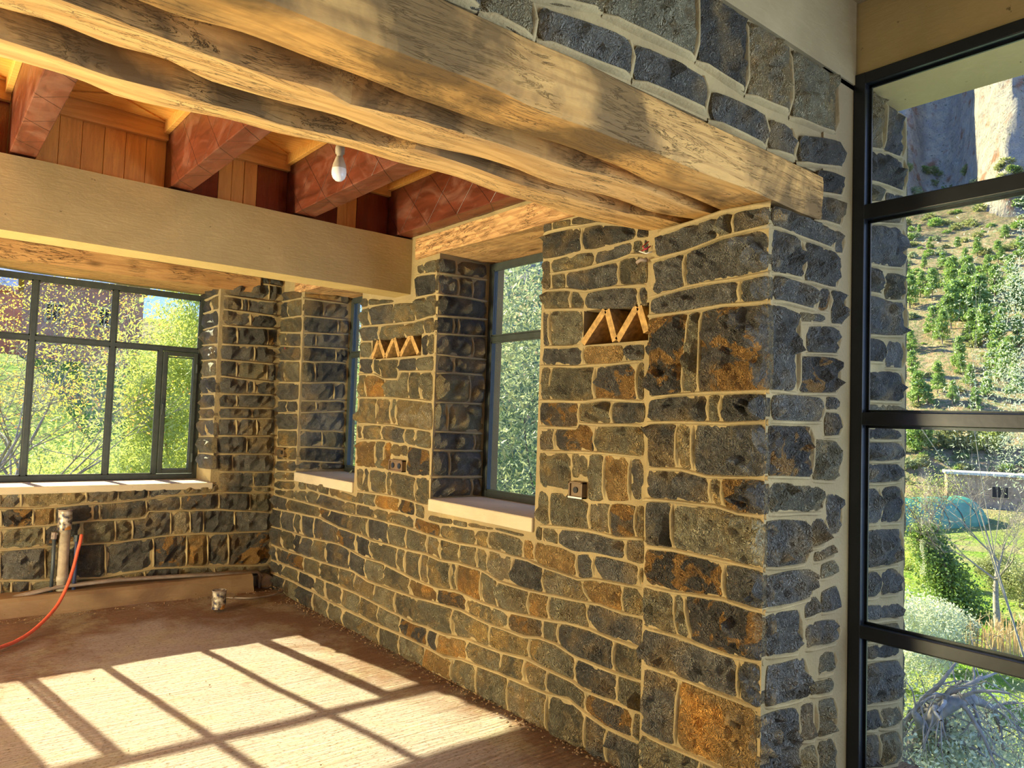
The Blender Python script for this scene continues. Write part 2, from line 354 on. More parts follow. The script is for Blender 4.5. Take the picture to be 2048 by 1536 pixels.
class Ridges:
    def __init__(s): s.mb = MB()
    def line(s, face, uvs, wd=0.0072, ht=0.019, base=0.0):
        P = []
        for (a, b) in zip(uvs[:-1], uvs[1:]):
            L = math.dist(a, b); m = max(1, int(L / 0.05))
            for k in range(m): P.append((a[0] + (b[0] - a[0]) * k / m, a[1] + (b[1] - a[1]) * k / m))
        P.append(uvs[-1])
        V = []
        for i, p in enumerate(P):
            a = P[max(0, i - 1)]; b = P[min(len(P) - 1, i + 1)]; dx, dy = b[0] - a[0], b[1] - a[1]; L = math.hypot(dx, dy) or 1
            nx, ny = -dy / L, dx / L; nz = hashv(face.p3(p[0], p[1], 0), 0.6)
            u, v = p[0] + nz.x * 0.006 * (abs(ny) < .5), p[1] + nz.y * 0.006 * (abs(ny) >= .5); hh = ht * (1 + 0.5 * nz.z); ww = wd * (1 + 0.4 * nz.x)
            if i in (0, len(P) - 1): hh = -0.006
            for q, h in ((-1.7, -0.01), (-0.7, hh * 0.75), (0, hh), (0.7, hh * 0.75), (1.7, -0.01)):
                V.append(face.p3(u + nx * ww * q, v + ny * ww * q, base + h))
        Fc = [(i * 5 + k, i * 5 + k + 1, (i + 1) * 5 + k + 1, (i + 1) * 5 + k) for i in range(len(P) - 1) for k in range(4)]
        s.mb.add(V, Fc)
    def done(s, parent):
        if s.mb.v: s.mb.build('mortar_pointing', M_RIDGE, parent, smooth=True, kind='stuff')
def J(v): return v if isinstance(v, tuple) else (v, v)
def courses(face, lines, joints, kinds, parent, rd, skip=(), inset=0.006, **kw):
    for i, js in enumerate(joints):
        top, bot = lines[i], lines[i + 1]; ks = kinds[i]
        for k in range(len(js) - 1):
            a, b = J(js[k]), J(js[k + 1])
            def grid(s, t, a=a, b=b, top=top, bot=bot):
                xt = a[0] + (b[0] - a[0]) * s; xb = a[1] + (b[1] - a[1]) * s
                yt, yb = lerp_line(top, xt), lerp_line(bot, xb)
                return face.uv(xt + (xb - xt) * t, yt + (yb - yt) * t)
            c = ks[k] if k < len(ks) else 'm'
            if c == '.': continue
            stone(face, grid, c, parent, inset=inset, **kw)
            if k > 0 or J(js[0])[0] in skip:
                xt, xb = a; rd.line(face, [face.uv(xt, lerp_line(top, xt)), face.uv(xb, lerp_line(bot, xb))])
        x0, x1 = J(js[0])[0], J(js[-1])[0]
        if i > 0:
            pts = [x0] + [p[0] for p in top if x0 < p[0] < x1] + [x1]
            rd.line(face, [face.uv(x, lerp_line(top, x)) for x in pts])
def quads(face, Q, parent, rd, ridge=True, **kw):
    for q in Q:
        k = q[0]; x0, t0, b0, x1, t1, b1 = q[1:]
        def grid(s, t):
            xt = x0 + (x1 - x0) * s; return face.uv(xt, (t0 + (t1 - t0) * s) * (1 - t) + (b0 + (b1 - b0) * s) * t)
        stone(face, grid, k, parent, **{'inset': -0.003, **kw})
        if ridge:
            rd.line(face, [face.uv(x0 - 5, b0 + 3), face.uv(x1 + 5, b1 + 3)])
            rd.line(face, [face.uv(x1 + 3, t1 - 5), face.uv(x1 + 3, b1 + 5)])
def rand_face(face, u0, u1, v0, v1, parent, rd, seed, ch=0.13, cw=0.24, kinds='dddmmts'):
    rng = random.Random(seed); v = v0
    while v < v1 - 0.04:
        h = min(rng.uniform(0.75, 1.25) * ch, v1 - v)
        if v1 - v - h < 0.05: h = v1 - v
        u = u0
        while u < u1 - 0.02:
            w = min(rng.uniform(0.5, 1.5) * cw, u1 - u)
            if u1 - u - w < 0.06: w = u1 - u
            stone(face, lambda s, t, u=u, w=w, v=v, h=h: (u + w * s, v + h * t), rng.choice(kinds), parent, res=0.05)
            if u > u0: rd.line(face, [(u, v), (u, v + h)])
            u += w
        rd.line(face, [(u0, v + h), (u1, v + h)])
        v += h
# ------------------------------------------------------------------ shell of the building
XA, YB, XP, YG = 2.69, 6.73, 2.64, 1.636        # right wall, back wall, pier side, pier end
def struct(name, mb, mat, **kw):
    return mb.build(name, mat, None, kind='structure', **kw)
# floor with slight unevenness
nx, ny = 150, 170; xs = np.linspace(-3.6, 3.9, nx); ys = np.linspace(-3.6, 7.3, ny)
V = [(x, y, 0.006 * noise.noise(Vector((x * 2.2, y * 2.2, 0))) + 0.004 * noise.noise(Vector((x * 3, y * 22, 4))) + .06 * max(0, min(1, (y - 5.9) / .6)) ** 2 * (1 - .5 * max(0, min(1, (x - 2.2) / .4)))) for y in ys for x in xs]
Fq = [(j * nx + i, j * nx + i + 1, (j + 1) * nx + i + 1, (j + 1) * nx + i) for j in range(ny - 1) for i in range(nx - 1)]
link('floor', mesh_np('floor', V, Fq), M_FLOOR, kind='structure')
# right wall
A1 = (3.06, 4.10, 1.085, 2.70); A2 = (5.165, 6.26, 1.10, 2.70)
mb = MB(); x0, x1 = XA, 3.24
mb.box(x0, x1, 2.2, A1[0], -0.3, 2.01); mb.box(x0, x1, 2.2, A1[0], 2.19, 3.3); mb.box(x0, x1, 2.2, 2.29, 2.01, 2.19); mb.box(x0, x1, 2.725, A1[0], 2.01, 2.19); mb.box(x0 + .2, x1, 2.29, 2.725, 2.01, 2.19)
mb.box(x0, x1, A1[0], A1[1], -0.3, 1.03); mb.box(x0, x1, A1[1], A2[0], -0.3, 2.035); mb.box(x0, x1, A1[1], A2[0], 2.185, 3.3); mb.box(x0, x1, A1[1], 4.285, 2.035, 2.185); mb.box(x0, x1, 4.97, A2[0], 2.035, 2.185); mb.box(x0 + .2, x1, 4.285, 4.97, 2.035, 2.185)
mb.box(x0, x1, A2[0], A2[1], -0.3, 1.04); mb.box(x0, x1, A2[1], 7.27, -0.3, 3.3)
mb.box(x0, x1, A1[0], A1[1], 2.84, 3.3); mb.box(x0, x1, A2[0], A2[1], 2.84, 3.3)
wall_right = struct('wall_right', mb, M_MORT)
# back wall
BX0, BX1 = 0.02, 2.11
mb = MB(); mb.box(-3.6, BX0, YB, 7.27, -0.3, 3.3); mb.box(BX0, BX1, YB, 7.27, -0.3, 0.93); mb.box(BX1, XA, YB, 7.27, -0.3, 3.3); mb.box(BX0, BX1, YB, 7.27, 2.84, 3.3)
wall_back = struct('wall_back', mb, M_MORT)
# pier and the wall it carries (between the two rooms)
mb = MB(); mb.box(XP, 3.90, YG, 2.24, -0.3, 2.50)
mb.box(3.06, 3.90, YG, 2.24, 2.50, 3.24); mb.box(3.06, 3.33, YG, 2.24, 3.2, 3.62)
mb.box(-3.6, 3.06, YG + 0.01, 2.5, 2.74, 3.62)
wall_middle = struct('wall_middle', mb, M_MORT)
mb = MB(); mb.box(-3.6, 3.335, YG - 0.008, YG + 0.012, 3.222, 3.62)
struct('trim_1', mb, M_PLAST2)
# lintel band over the glazing, ceiling slab of the near room, far room side wall
mb = MB(); mb.box(3.35, 3.875, -3.6, YG + 0.3, 3.27, 3.75)
struct('trim_2', mb, M_PLAST, bevel=0.01)
mb = MB(); mb.box(-3.6, 3.9, -3.6, 2.4, 3.62, 3.8)
struct('ceiling', mb, M_PLAST2)
mb = MB(); mb.box(-3.6, -3.4, 2.5, 7.27, 2.4, 3.5); mb.box(-3.6, -3.4, 6.2, 7.27, -.3, 2.4)  # gap below is an added opening for the far-room fill lamps
mb.box(-3.6, -2.6, YG, 2.5, -0.3, 2.74); mb.box(-3.6, -3.4, -3.6, YG, -0.3, 3.62)
struct('wall_left', mb, M_PLAST)
mb = MB(); mb.box(-3.6, -2.2, -3.75, -3.6, -.3, 3.62); mb.box(1.0, 3.4, -3.75, -3.6, -.3, 3.62); mb.box(-2.2, 1.0, -3.75, -3.6, 2.4, 3.62); struct('wall_front', mb, M_PLAST)
# ------------------------------------------------------------------ traced courses: right wall
FA = Face(0, XA); rd = Ridges()
lb = [(549, 978), (624, 981), (676, 998), (731, 1011), (780, 1022), (831, 1033), (853, 1042), (934, 1057), (985, 1061), (1047, 1075), (1074, 1082), (1123, 1094), (1151, 1104), (1213, 1112), (1292, 1132)]
lc = [(546, 988), (575, 996), (636, 1012), (695, 1028), (743, 1036), (780, 1046), (815, 1055), (882, 1076), (921, 1087), (956, 1092), (1029, 1114), (1058, 1121), (1090, 1134), (1159, 1158), (1188, 1158), (1292, 1178)]
ld = [(545, 1016), (606, 1029), (643, 1037), (681, 1056), (719, 1069), (752, 1083), (780, 1090), (812, 1099), (856, 1109), (882, 1121), (920, 1127), (965, 1141), (1000, 1163), (1058, 1181), (1086, 1187), (1166, 1204), (1203, 1211), (1247, 1226), (1292, 1236)]
le = [(543, 1052), (589, 1066), (629, 1078), (681, 1089), (731, 1116), (766, 1126), (780, 1134), (824, 1156), (874, 1177), (918, 1183), (963, 1205), (1014, 1223), (1086, 1239), (1137, 1246), (1181, 1260), (1229, 1279), (1292, 1301)]
lf = [(541, 1088), (589, 1106), (643, 1124), (707, 1142), (738, 1162), (780, 1177), (831, 1195), (877, 1208), (926, 1222), (985, 1251), (1051, 1273), (1080, 1276), (1115, 1289), (1154, 1315), (1223, 1342), (1292, 1367)]
lg = [(541, 1119), (601, 1141), (648, 1160), (695, 1179), (733, 1196), (780, 1221), (831, 1247), (858, 1256), (890, 1269), (935, 1279), (1000, 1304), (1055, 1317), (1094, 1338), (1148, 1364), (1172, 1382), (1238, 1408), (1292, 1432)]
lh = [(541, 1144), (570, 1156), (629, 1184), (653, 1200), (726, 1234), (766, 1255), (812, 1273), (853, 1294), (890, 1313), (926, 1319), (970, 1336), (1014, 1354), (1055, 1370), (1096, 1388), (1142, 1400), (1172, 1426), (1213, 1455), (1267, 1480), (1292, 1490)]
li = [(541, 1178), (595, 1205), (650, 1236), (1020, 1426), (1091, 1466), (1172, 1508), (1292, 1573)]
courses(FA, [lb, lc, ld, le, lf, lg, lh, li], [
    [549, 575, 588, 615, 638, 692, 712, 750, 778, 830, 881, 953, 978, 1048, 1071, 1154, 1187, 1279, 1290],
    [546, 575, 640, 660, 701, 724, 737, 778, 813, 855, 881, 921, 954, 976, 1026, 1087, (1161, 1181), 1246, 1290],
    [544, 563, 590, 604, 629, 678, 712, (740, 746), 796, 811, 842, 858, 902, 915, 962, 995, 1058, 1098, (1171, 1182), 1290],
    [542, 565, 591, 603, 627, 654, 700, 731, 770, 821, 874, 934, 1017, 1087, 1117, 1229, 1290],
    [541, 554, 578, 608, 641, 679, 711, 750, 791, 834, 906, 979, 1060, 1151, 1236, 1290],
    [541, 567, 598, 631, 650, 685, 721, 757, 801, 855, 875, 934, 1003, 1050, 1094, 1172, 1267, 1290],
    [541, 570, 596, 627, 657, 686, 731, 758, 799, 850, 904, 953, 1016, 1094, 1170, 1213, 1290]],
    ['mmmmdmtmmsmmmooddm', 'dmsdtmdmmtmmmtdtom', 'ddmddsdmmmtmmommomd', 'dmddmddmmosmsmdm', 'ddsmmmtmmmmmmdm', 'dmdmmmtmsdommtmsm', 'dmdmmmtmmommtmdd'],
    wall_right, rd, res=0.036)
# strips just above line lb: under the sills and left of the far window
courses(FA, [[(600, 958), (650, 966), (712, 992), (716, 994)], lb], [[598, 613, 636, 659, 682, 716]], ['mtmtm'], wall_right, rd)
courses(FA, [[(853, 1027), (938, 1043), (1073, 1070)], [(853, 1042), (934, 1057), (985, 1061), (1047, 1075), (1074, 1082)]], [[858, 906, 935, 989, 1050]], ['mmtm'], wall_right, rd)
# wall right of the near window
a = [[(1084, 448), (1141, 437), (1200, 424)], [(1084, 469), (1141, 455), (1198, 447), (1260, 452)],
     [(1084, 523), (1141, 508), (1190, 502), (1272, 479), (1300, 476)]]
courses(FA, a, [[1086, 1104, 1143, 1200], [1085, 1164, 1272, 1298]], ['dmd', 'dds'], wall_right, rd)
courses(FA, [[(1084, 523), (1103, 519)], [(1084, 582), (1103, 580)]], [[1084, 1102]], ['d'], wall_right, rd)
L1 = [(1084, 523), (1141, 508), (1190, 502), (1272, 479), (1300, 476)]
L2 = [(1104, 548), (1174, 536), (1239, 519), (1263, 510), (1300, 511)]
L3 = [(1084, 582), (1133, 579), (1174, 584), (1231, 574), (1300, 571)]
L4 = [(1086, 620), (1171, 620), (1198, 620), (1263, 619), (1298, 611)]
L5 = [(1084, 694), (1141, 693), (1166, 690), (1300, 687)]
L6 = [(1084, 733), (1158, 733), (1223, 729), (1292, 722)]
L7 = [(1081, 803), (1174, 803), (1206, 800), (1292, 803)]
L8 = [(1081, 854), (1158, 857), (1161, 846), (1206, 851), (1299, 849)]
L9 = [(1081, 903), (1158, 904), (1206, 906), (1292, 916)]
L10 = [(1079, 977), (1146, 988), (1172, 1001), (1180, 1003), (1288, 1008)]
L11 = [(1073, 1051), (1123, 1055), (1180, 1063), (1237, 1077), (1288, 1078)]
courses(FA, [L1, L2, L3, L4], [[1103, 1190, 1265, 1286, 1299], [1103, 1131, 1238, 1298], [1086, 1142, 1170, 1279, 1297]], ['mdmd', 'mdm', 'mmdd'], wall_right, rd)
courses(FA, [L4, L5], [[1086, 1101, 1168]], ['dm'], wall_right, rd)
courses(FA, [L5, L6, L7, L8, L9], [[1084, 1166, 1249, 1290], [1082, 1103, 1190, 1275, 1290], [1080, 1158, 1224, 1292], [1079, 1109, 1190, 1290]],
        ['dod', 'mmst', 'smd', 'dsm'], wall_right, rd)
courses(FA, [L9, L10], [[1078, 1143], [1172, 1209, 1260, 1289]][:1], ['m'], wall_right, rd)
courses(FA, [L9, L10], [[1176, 1209, 1260, 1289]], ['mod'], wall_right, rd)
courses(FA, [L9, [(1140, 958), (1180, 958)]], [[1143, 1176]], ['m'], wall_right, rd)
courses(FA, [L10, L11, lb], [[1076, 1101, 1180, 1221, 1273, 1290], [1073, 1085, 1117, 1253, 1290]], ['mmtst', 'mmdd'], wall_right, rd)
for l in (L4, L5, L9): rd.line(FA, [FA.uv(*p) for p in l if p[0] < 1172 or l is L9])
# wall between the windows
M0 = [(722, 594), (788, 600), (812, 603)]
M1 = [(722, 617), (763, 609), (788, 606), (868, 604)]; M2 = [(720, 653), (763, 651), (827, 644), (870, 631)]
M3 = [(722, 684), (775, 681), (827, 673), (870, 666)]; M4 = [(722, 716), (800, 718), (870, 710)]
M5 = [(719, 748), (751, 749), (768, 758), (797, 759), (802, 743), (870, 743)]
M6 = [(717, 795), (788, 796), (868, 803)]; M7 = [(714, 848), (788, 851), (866, 863)]; M8 = [(713, 882), (763, 880), (812, 890), (861, 900)]
M9 = [(713, 934), (785, 942), (827, 953), (860, 954)]; M10 = [(712, 982), (788, 992), (851, 1010)]
courses(FA, [M1, M2, M3], [[722, 742, 788, 832, 868], [721, 758, 811, 850, 869]], ['mdmm', 'dmmt'], wall_right, rd)
courses(FA, [M0, M1], [[722, 737, 788]], ['mm'], wall_right, rd)
courses(FA, [M3, M4], [[720, 744]], ['m'], wall_right, rd); courses(FA, [M3, M4], [[845, 858, 869]], ['dm'], wall_right, rd)
courses(FA, [M4, M5, M6, M7, M8, M9], [[719, 747, 762, 798, 834, 869], [718, 733, 770, 819, 842, 867], [716, 755, 783, 795, 866], [714, 726, 764, 811, 832, 863], [713, 753, 771, 784]],
        ['dmmdm', 'mommm', 'mtmt', 'mmdmm', 'omo'], wall_right, rd)
courses(FA, [M8, M9], [[816, 860]], ['s'], wall_right, rd); courses(FA, [M8, [(780, 914), (820, 916)]], [[784, 816]], ['t'], wall_right, rd)
courses(FA, [M9, M10, lb], [[712, 729, 739, 775, 784, 832, 859], [713, 727, 752, 800, 830, 850]], ['mmmmmm', 'mmosm'], wall_right, rd)
courses(FA, [[(831, 528), (874, 517)], [(831, 551), (873, 546)], [(829, 597), (873, 588)], [(826, 640), (872, 631)]], [[832, 850, 874], [831, 873], [829, 852, 873]], ['mm', 'd', 'mm'], wall_right, rd)
# above the near window lintel
rand_face(FA, 2.24, 4.42, 2.87, 3.02, wall_right, rd, 5, 0.12, 0.22, 'ddm')
# column left of the far window
K = [[(556, 584), (606, 580)], [(556, 606), (606, 596)], [(555, 639), (606, 632)], [(555, 665), (606, 666)], [(554, 691), (604, 693)], [(553, 721), (603, 722)], [(552, 765), (600, 765)], [(551, 801), (598, 801)],
     [(550, 826), (597, 825)], [(550, 860), (596, 860)], [(549, 893), (595, 894)], [(548, 920), (593, 921)], [(548, 941), (592, 944)], [(548, 960), (592, 962)], [(548, 978), (592, 981)]]
courses(FA, K, [[(560, 560), 604], [560, 578, 604], [559, 604], [558, 575, 602], [558, 602], [557, 571, 600], [556, 598], [555, 575, 597], [555, 596], [554, 595], [554, 568, 594], [552, 593], [552, 572, 591], [551, 591]],
        ['d', 'dm', 'm', 'md', 'd', 'dm', 'd', 'dd', 'd', 'm', 'dm', 'd', 'mm', 'm'], wall_right, rd)
rd.done(wall_right)
# window reveals of the right wall
rd = Ridges(); FJ = Face(1, 4.10)
JL = [[(877, 515), (980, 528)], [(873, 546), (973, 560)], [(875, 588), (972, 603)], [(873, 631), (972, 640)], [(871, 667), (971, 674)], [(870, 709), (970, 719)], [(870, 746), (970, 750)], [(868, 803), (969, 808)],
      [(866, 863), (963, 867)], [(863, 900), (963, 902)], [(861, 954), (961, 953)], [(858, 996), (958, 992)]]
courses(FJ, JL, [[876, 912, 976], [875, 917, 945, 974], [874, 974], [873, 907, 917, 973], [872, 945, 972], [871, 908, 972], [870, 939, 970], [868, 895, 967], [866, 949, 965], [864, 898, 964], [861, 943, 962]],
        ['dd', 'ddd', 'd', 'ddd', 'dd', 'dd', 'md', 'mm', 'dm', 'dd', 'dd'], wall_right, rd, res=0.04)
FK = Face(1, 6.26)
K2 = [[(606, 583), (700, 590)], [(606, 596), (702, 609)], [(606, 632), (702, 640)], [(604, 666), (695, 668)], [(603, 693), (695, 698)], [(602, 722), (694, 726)], [(600, 765), (693, 765)], [(598, 801), (689, 801)],
      [(597, 825), (688, 822)], [(596, 860), (695, 863)], [(595, 894), (690, 897)], [(593, 921), (690, 926)], [(592, 940), (690, 940)]]
courses(FK, K2, [[608, 680, 700], [607, 647, 699], [606, 676, 698], [606, 632, 697], [605, 672, 696], [603, 630, 694], [602, 668, 693], [600, 632, 691], [599, 690], [598, 645, 690], [597, 690], [595, 640, 689]],
        ['od', 'dd', 'dd', 'dd', 'dd', 'md', 'dd', 'dd', 'd', 'dm', 'd', 'dd'], wall_right, rd, res=0.05)
rd.done(wall_right)
# ------------------------------------------------------------------ back wall courses
FB = Face(1, YB); rd = Ridges()
B = [[(448, 573), (520, 562), (558, 566)], [(444, 590), (531, 602), (555, 604)], [(444, 618), (554, 632)], [(442, 651), (553, 658)], [(440, 688), (552, 693)], [(439, 719), (551, 728)], [(437, 752), (551, 765)], [(435, 787), (550, 790)],
     [(434, 815), (550, 817)], [(433, 837), (548, 837)], [(432, 872), (548, 872)], [(432, 908), (547, 908)], [(431, 944), (546, 944)], [(434, 974), (545, 974)]]
courses(FB, B, [[446, 538, 558], [445, 484, 496, 556], [444, 501, 555], [443, 474, 535, 554], [441, 509, 553], [440, 473, 534, 552], [438, 494, 509, 551], [437, 474, 551], [436, 505, 550], [435, 473, 514, 550], [434, 494, 549], [433, 465, 548], [436, 507, 546]],
        ['dd', 'ddd', 'dd', 'dds', 'dd', 'dmd', 'ddd', 'dd', 'dd', 'ddd', 'dd', 'dd', 'dd'], wall_back, rd, res=0.045)
s0 = [(-60, 992), (0, 984), (434, 968), (545, 974)]; s1 = [(-60, 1018), (0, 1017), (77, 1016), (173, 1008), (258, 1002), (351, 991), (434, 985), (545, 985)]
s2 = [(-60, 1060), (0, 1057), (105, 1050), (199, 1041), (290, 1036), (297, 1023), (434, 1019), (545, 1025)]; s3 = [(-60, 1104), (0, 1101), (141, 1090), (234, 1085), (316, 1073), (384, 1068), (543, 1062)]
s4 = [(-60, 1162), (89, 1160), (201, 1156), (305, 1137), (351, 1134), (541, 1130)]; s5 = [(-60, 1228), (0, 1205), (112, 1178), (234, 1170), (541, 1150)]
courses(FB, [s0, s1, s2, s3, s4, s5], [[-60, 0, 43, 172, 237, 297, 366, 438, 505, 543], [-60, 2, 67, 110, 185, 199, 293, 362, 438, 500, 542], [-60, 0, 89, 164, 231, 265, 342, 381, 407, 469, 541],
        [-60, 0, 91, 135, 211, 307, 373, 415, 457, 541], [-60, 0, 23, 60, 130, 200, 290, 360, 430, 541]],
        ['mdtdddtdm', 'dsoddddsd', 'mmsmmdtddd', 'mdmddsods', 'mmdmmtdmm'], wall_back, rd, res=0.04)
rand_face(FB, -1.6, 0.40, 0.12, 0.92, wall_back, rd, 11, 0.14, 0.28)
rand_face(FB, -1.6, 0.0, 0.95, 2.6, wall_back, rd, 12, 0.14, 0.28)
rand_face(FB, 2.47, 2.68, 2.70, 2.86, wall_back, rd, 14, 0.12, 0.12, 'd')
rd.done(wall_back)
rd = Ridges(); FBJ = Face(0, BX1)
BJ = [[(405, 587), (442, 566)], [(404, 604), (441, 588)], [(403, 630), (441, 617)], [(402, 662), (440, 651)], [(400, 692), (438, 688)], [(399, 722), (436, 719)], [(398, 755), (434, 752)], [(396, 788), (432, 787)],
      [(395, 817), (431, 815)], [(394, 838), (430, 838)], [(393, 872), (429, 872)], [(391, 906), (428, 908)], [(390, 935), (428, 942)]]
courses(FBJ, BJ, [[407, 438], [407, 424, 438], [406, 437], [405, 420, 436], [404, 435], [403, 433], [401, 418, 432], [400, 430], [399, 429], [398, 415, 428], [397, 427], [396, 426]], ['d', 'dm', 'd', 'md', 'd', 'm', 'dd', 'd', 'd', 'dd', 'm', 'd'], wall_back, rd, res=0.04)
rd.done(wall_back)
# ------------------------------------------------------------------ pier: side, end, outer end, wall above
FP = Face(0, XP); rd = Ridges()
P = [[(1314, 470), (1448, 426), (1540, 409)], [(1307, 522), (1374, 503), (1448, 475), (1540, 453)], [(1303, 596), (1374, 575), (1479, 557), (1540, 545)], [(1300, 633), (1385, 622), (1448, 610), (1511, 607), (1542, 602)],
     [(1295, 796), (1364, 790), (1438, 786), (1539, 783)], [(1296, 845), (1375, 845), (1459, 847), (1535, 845)], [(1293, 937), (1364, 939), (1417, 954), (1534, 956)],
     [(1291, 1000), (1365, 1004), (1438, 1014), (1480, 1028), (1533, 1034)], [(1287, 1093), (1348, 1100), (1449, 1124), (1529, 1140)], [(1283, 1170), (1354, 1187), (1449, 1199), (1529, 1225)],
     [(1283, 1253), (1361, 1275), (1470, 1315), (1529, 1328)], [(1283, 1327), (1361, 1357), (1470, 1399), (1518, 1420)], [(1281, 1464), (1344, 1493), (1428, 1531), (1516, 1568)], [(1280, 1560), (1516, 1688)]]
courses(FP, P, [[(1312, 1309), 1437, 1467, 1541], [1305, 1370, 1541], [1301, 1480, 1541], [1297, (1379, 1364), (1404, 1397), 1540], [1296, 1417, 1442, 1537], [1295, 1354, 1386, 1535], [1293, (1419, 1423), (1442, 1448), 1534],
        [1290, (1344, 1348), 1531], [1287, 1449, 1529], [1285, (1348, 1356), (1367, 1386), 1529], [1284, 1477, 1524], [1283, (1359, 1350), 1518], [1282, 1400, 1516]],
        ['dmd', 'dd', 'dd', 'sms', 'dmd', 'dmd', 'dms', 'dm', 'sd', 'mms', 'dd', 'do', 'mm'], wall_middle, rd, res=0.021, inset=0.006, bulge=0.022, rough=0.055)
rd.line(FP, [FP.uv(1314, 470), FP.uv(1448, 426), FP.uv(1540, 409)], 0.012, 0.022)
FG = Face(1, YG)
G = [('d', 1543, 410, 450, 1664, 458, 498), ('d', 1669, 462, 504, 1683, 466, 507), ('d', 1543, 458, 541, 1603, 481, 558), ('d', 1610, 483, 561, 1672, 504, 575), ('d', 1547, 550, 599, 1631, 573, 619),
     ('s', 1636, 577, 620, 1657, 580, 623), ('d', 1662, 582, 646, 1683, 585, 649), ('d', 1542, 609, 780, 1593, 624, 784), ('m', 1600, 624, 642, 1622, 628, 643), ('d', 1626, 629, 643, 1650, 631, 645),
     ('d', 1614, 654, 703, 1675, 655, 706), ('s', 1598, 713, 784, 1672, 716, 786), ('d', 1542, 790, 841, 1642, 795, 843), ('d', 1652, 796, 819, 1673, 797, 820), ('d', 1649, 826, 871, 1677, 828, 871),
     ('s', 1535, 852, 951, 1620, 855, 954), ('m', 1625, 880, 958, 1671, 882, 960), ('m', 1537, 966, 1026, 1642, 972, 1023), ('d', 1652, 990, 1070, 1675, 989, 1066), ('d', 1532, 1042, 1134, 1610, 1040, 1126),
     ('d', 1622, 1040, 1096, 1648, 1036, 1084), ('d', 1628, 1106, 1124, 1668, 1090, 1106), ('d', 1531, 1150, 1217, 1622, 1136, 1195), ('m', 1642, 1130, 1158, 1668, 1121, 1147), ('d', 1531, 1234, 1313, 1596, 1218, 1301),
     ('d', 1611, 1203, 1236, 1633, 1194, 1226), ('d', 1643, 1184, 1226, 1671, 1170, 1216), ('d', 1612, 1250, 1298, 1672, 1237, 1281), ('d', 1531, 1332, 1414, 1607, 1316, 1393), ('m', 1636, 1309, 1352, 1667, 1301, 1338),
     ('m', 1620, 1369, 1391, 1663, 1355, 1380), ('d', 1520, 1432, 1562, 1590, 1413, 1545), ('d', 1602, 1410, 1482, 1629, 1406, 1475), ('m', 1635, 1404, 1474, 1666, 1396, 1462), ('m', 1598, 1500, 1560, 1628, 1488, 1552),
     ('m', 1634, 1486, 1548, 1666, 1476, 1540), ('d', 1520, 1572, 1640, 1600, 1560, 1622), ('d', 1635, 340, 383, 1683, 350, 392), ('d', 1636, 391, 438, 1681, 403, 453)]
quads(FG, G, wall_middle, rd, res=0.021, bulge=0.022, rough=0.050)
TOP = [('d', 880, -60, -22, 960, -28, 14), ('m', 965, -22, 18, 1066, 8, 76), ('d', 1080, 16, 78, 1260, 84, 148), ('d', 1272, 88, 156, 1410, 156, 222), ('d', 1424, 184, 236, 1530, 234, 290), ('d', 1541, 244, 294, 1586, 262, 316),
       ('d', 1600, 272, 322, 1682, 288, 334), ('m', 1040, -236, -14, 1203, -136, 20), ('m', 1212, -128, 24, 1389, -24, 114), ('d', 1399, -18, 118, 1487, 38, 182), ('t', 1497, 46, 186, 1576, 96, 222), ('m', 1586, 104, 230, 1668, 156, 266),
       ('m', 860, -340, -66, 1032, -240, -20)]
quads(FG, TOP, wall_middle, rd, inset=-0.010, res=0.025, bulge=0.016, rough=0.035)
OUT = [('t', 1734, 176, 292, 1765, 200, 300), ('d', 1767, 205, 300, 1803, 232, 316), ('d', 1734, 300, 358, 1806, 320, 382), ('m', 1734, 366, 402, 1766, 374, 402), ('d', 1771, 386, 404, 1804, 392, 406), ('m', 1734, 410, 442, 1803, 412, 446), ('d', 1734, 449, 525, 1804, 458, 537),
       ('d', 1734, 534, 582, 1762, 540, 588), ('m', 1768, 546, 598, 1803, 550, 600), ('d', 1734, 592, 668, 1806, 606, 672), ('d', 1734, 678, 722, 1765, 682, 724), ('d', 1771, 682, 734, 1803, 684, 736), ('d', 1732, 743, 800, 1800, 746, 804), ('m', 1732, 810, 846, 1800, 812, 850),
       ('d', 1732, 856, 878, 1800, 858, 878), ('d', 1731, 887, 922, 1800, 886, 920), ('d', 1731, 930, 966, 1800, 928, 962), ('d', 1731, 978, 1046, 1756, 976, 1045), ('d', 1762, 976, 1046, 1800, 974, 1042), ('d', 1730, 1062, 1136, 1798, 1058, 1126),
       ('d', 1729, 1148, 1196, 1756, 1142, 1190), ('d', 1762, 1140, 1190, 1797, 1136, 1184), ('d', 1728, 1214, 1242, 1797, 1206, 1234), ('m', 1727, 1254, 1284, 1797, 1246, 1276), ('d', 1726, 1294, 1320, 1797, 1288, 1310), ('d', 1725, 1330, 1410, 1796, 1320, 1398),
       ('d', 1725, 1424, 1462, 1754, 1418, 1456), ('m', 1760, 1418, 1456, 1795, 1412, 1448), ('d', 1725, 1475, 1536, 1754, 1468, 1530), ('m', 1760, 1468, 1532, 1795, 1462, 1524), ('d', 1724, 1548, 1600, 1795, 1538, 1590)]
quads(FG, OUT, wall_middle, rd, res=0.025, bulge=0.022, rough=0.05)
rand_face(FG, -3.3, at(855, 0, 1, YG)[0] - .02, 2.78, 3.2, wall_middle, rd, 21, 0.2, 0.3, 'ddm')
# outside face of the pier
class FaceR(Face):
    def p3(s, u, v, w): return (s.val + w, u, v)
FO = FaceR(0, 3.90); rand_face(FO, YG, 2.22, 0.0, 3.2, wall_middle, rd, 23, 0.17, 0.26, 'ddm')
rd.done(wall_middle)
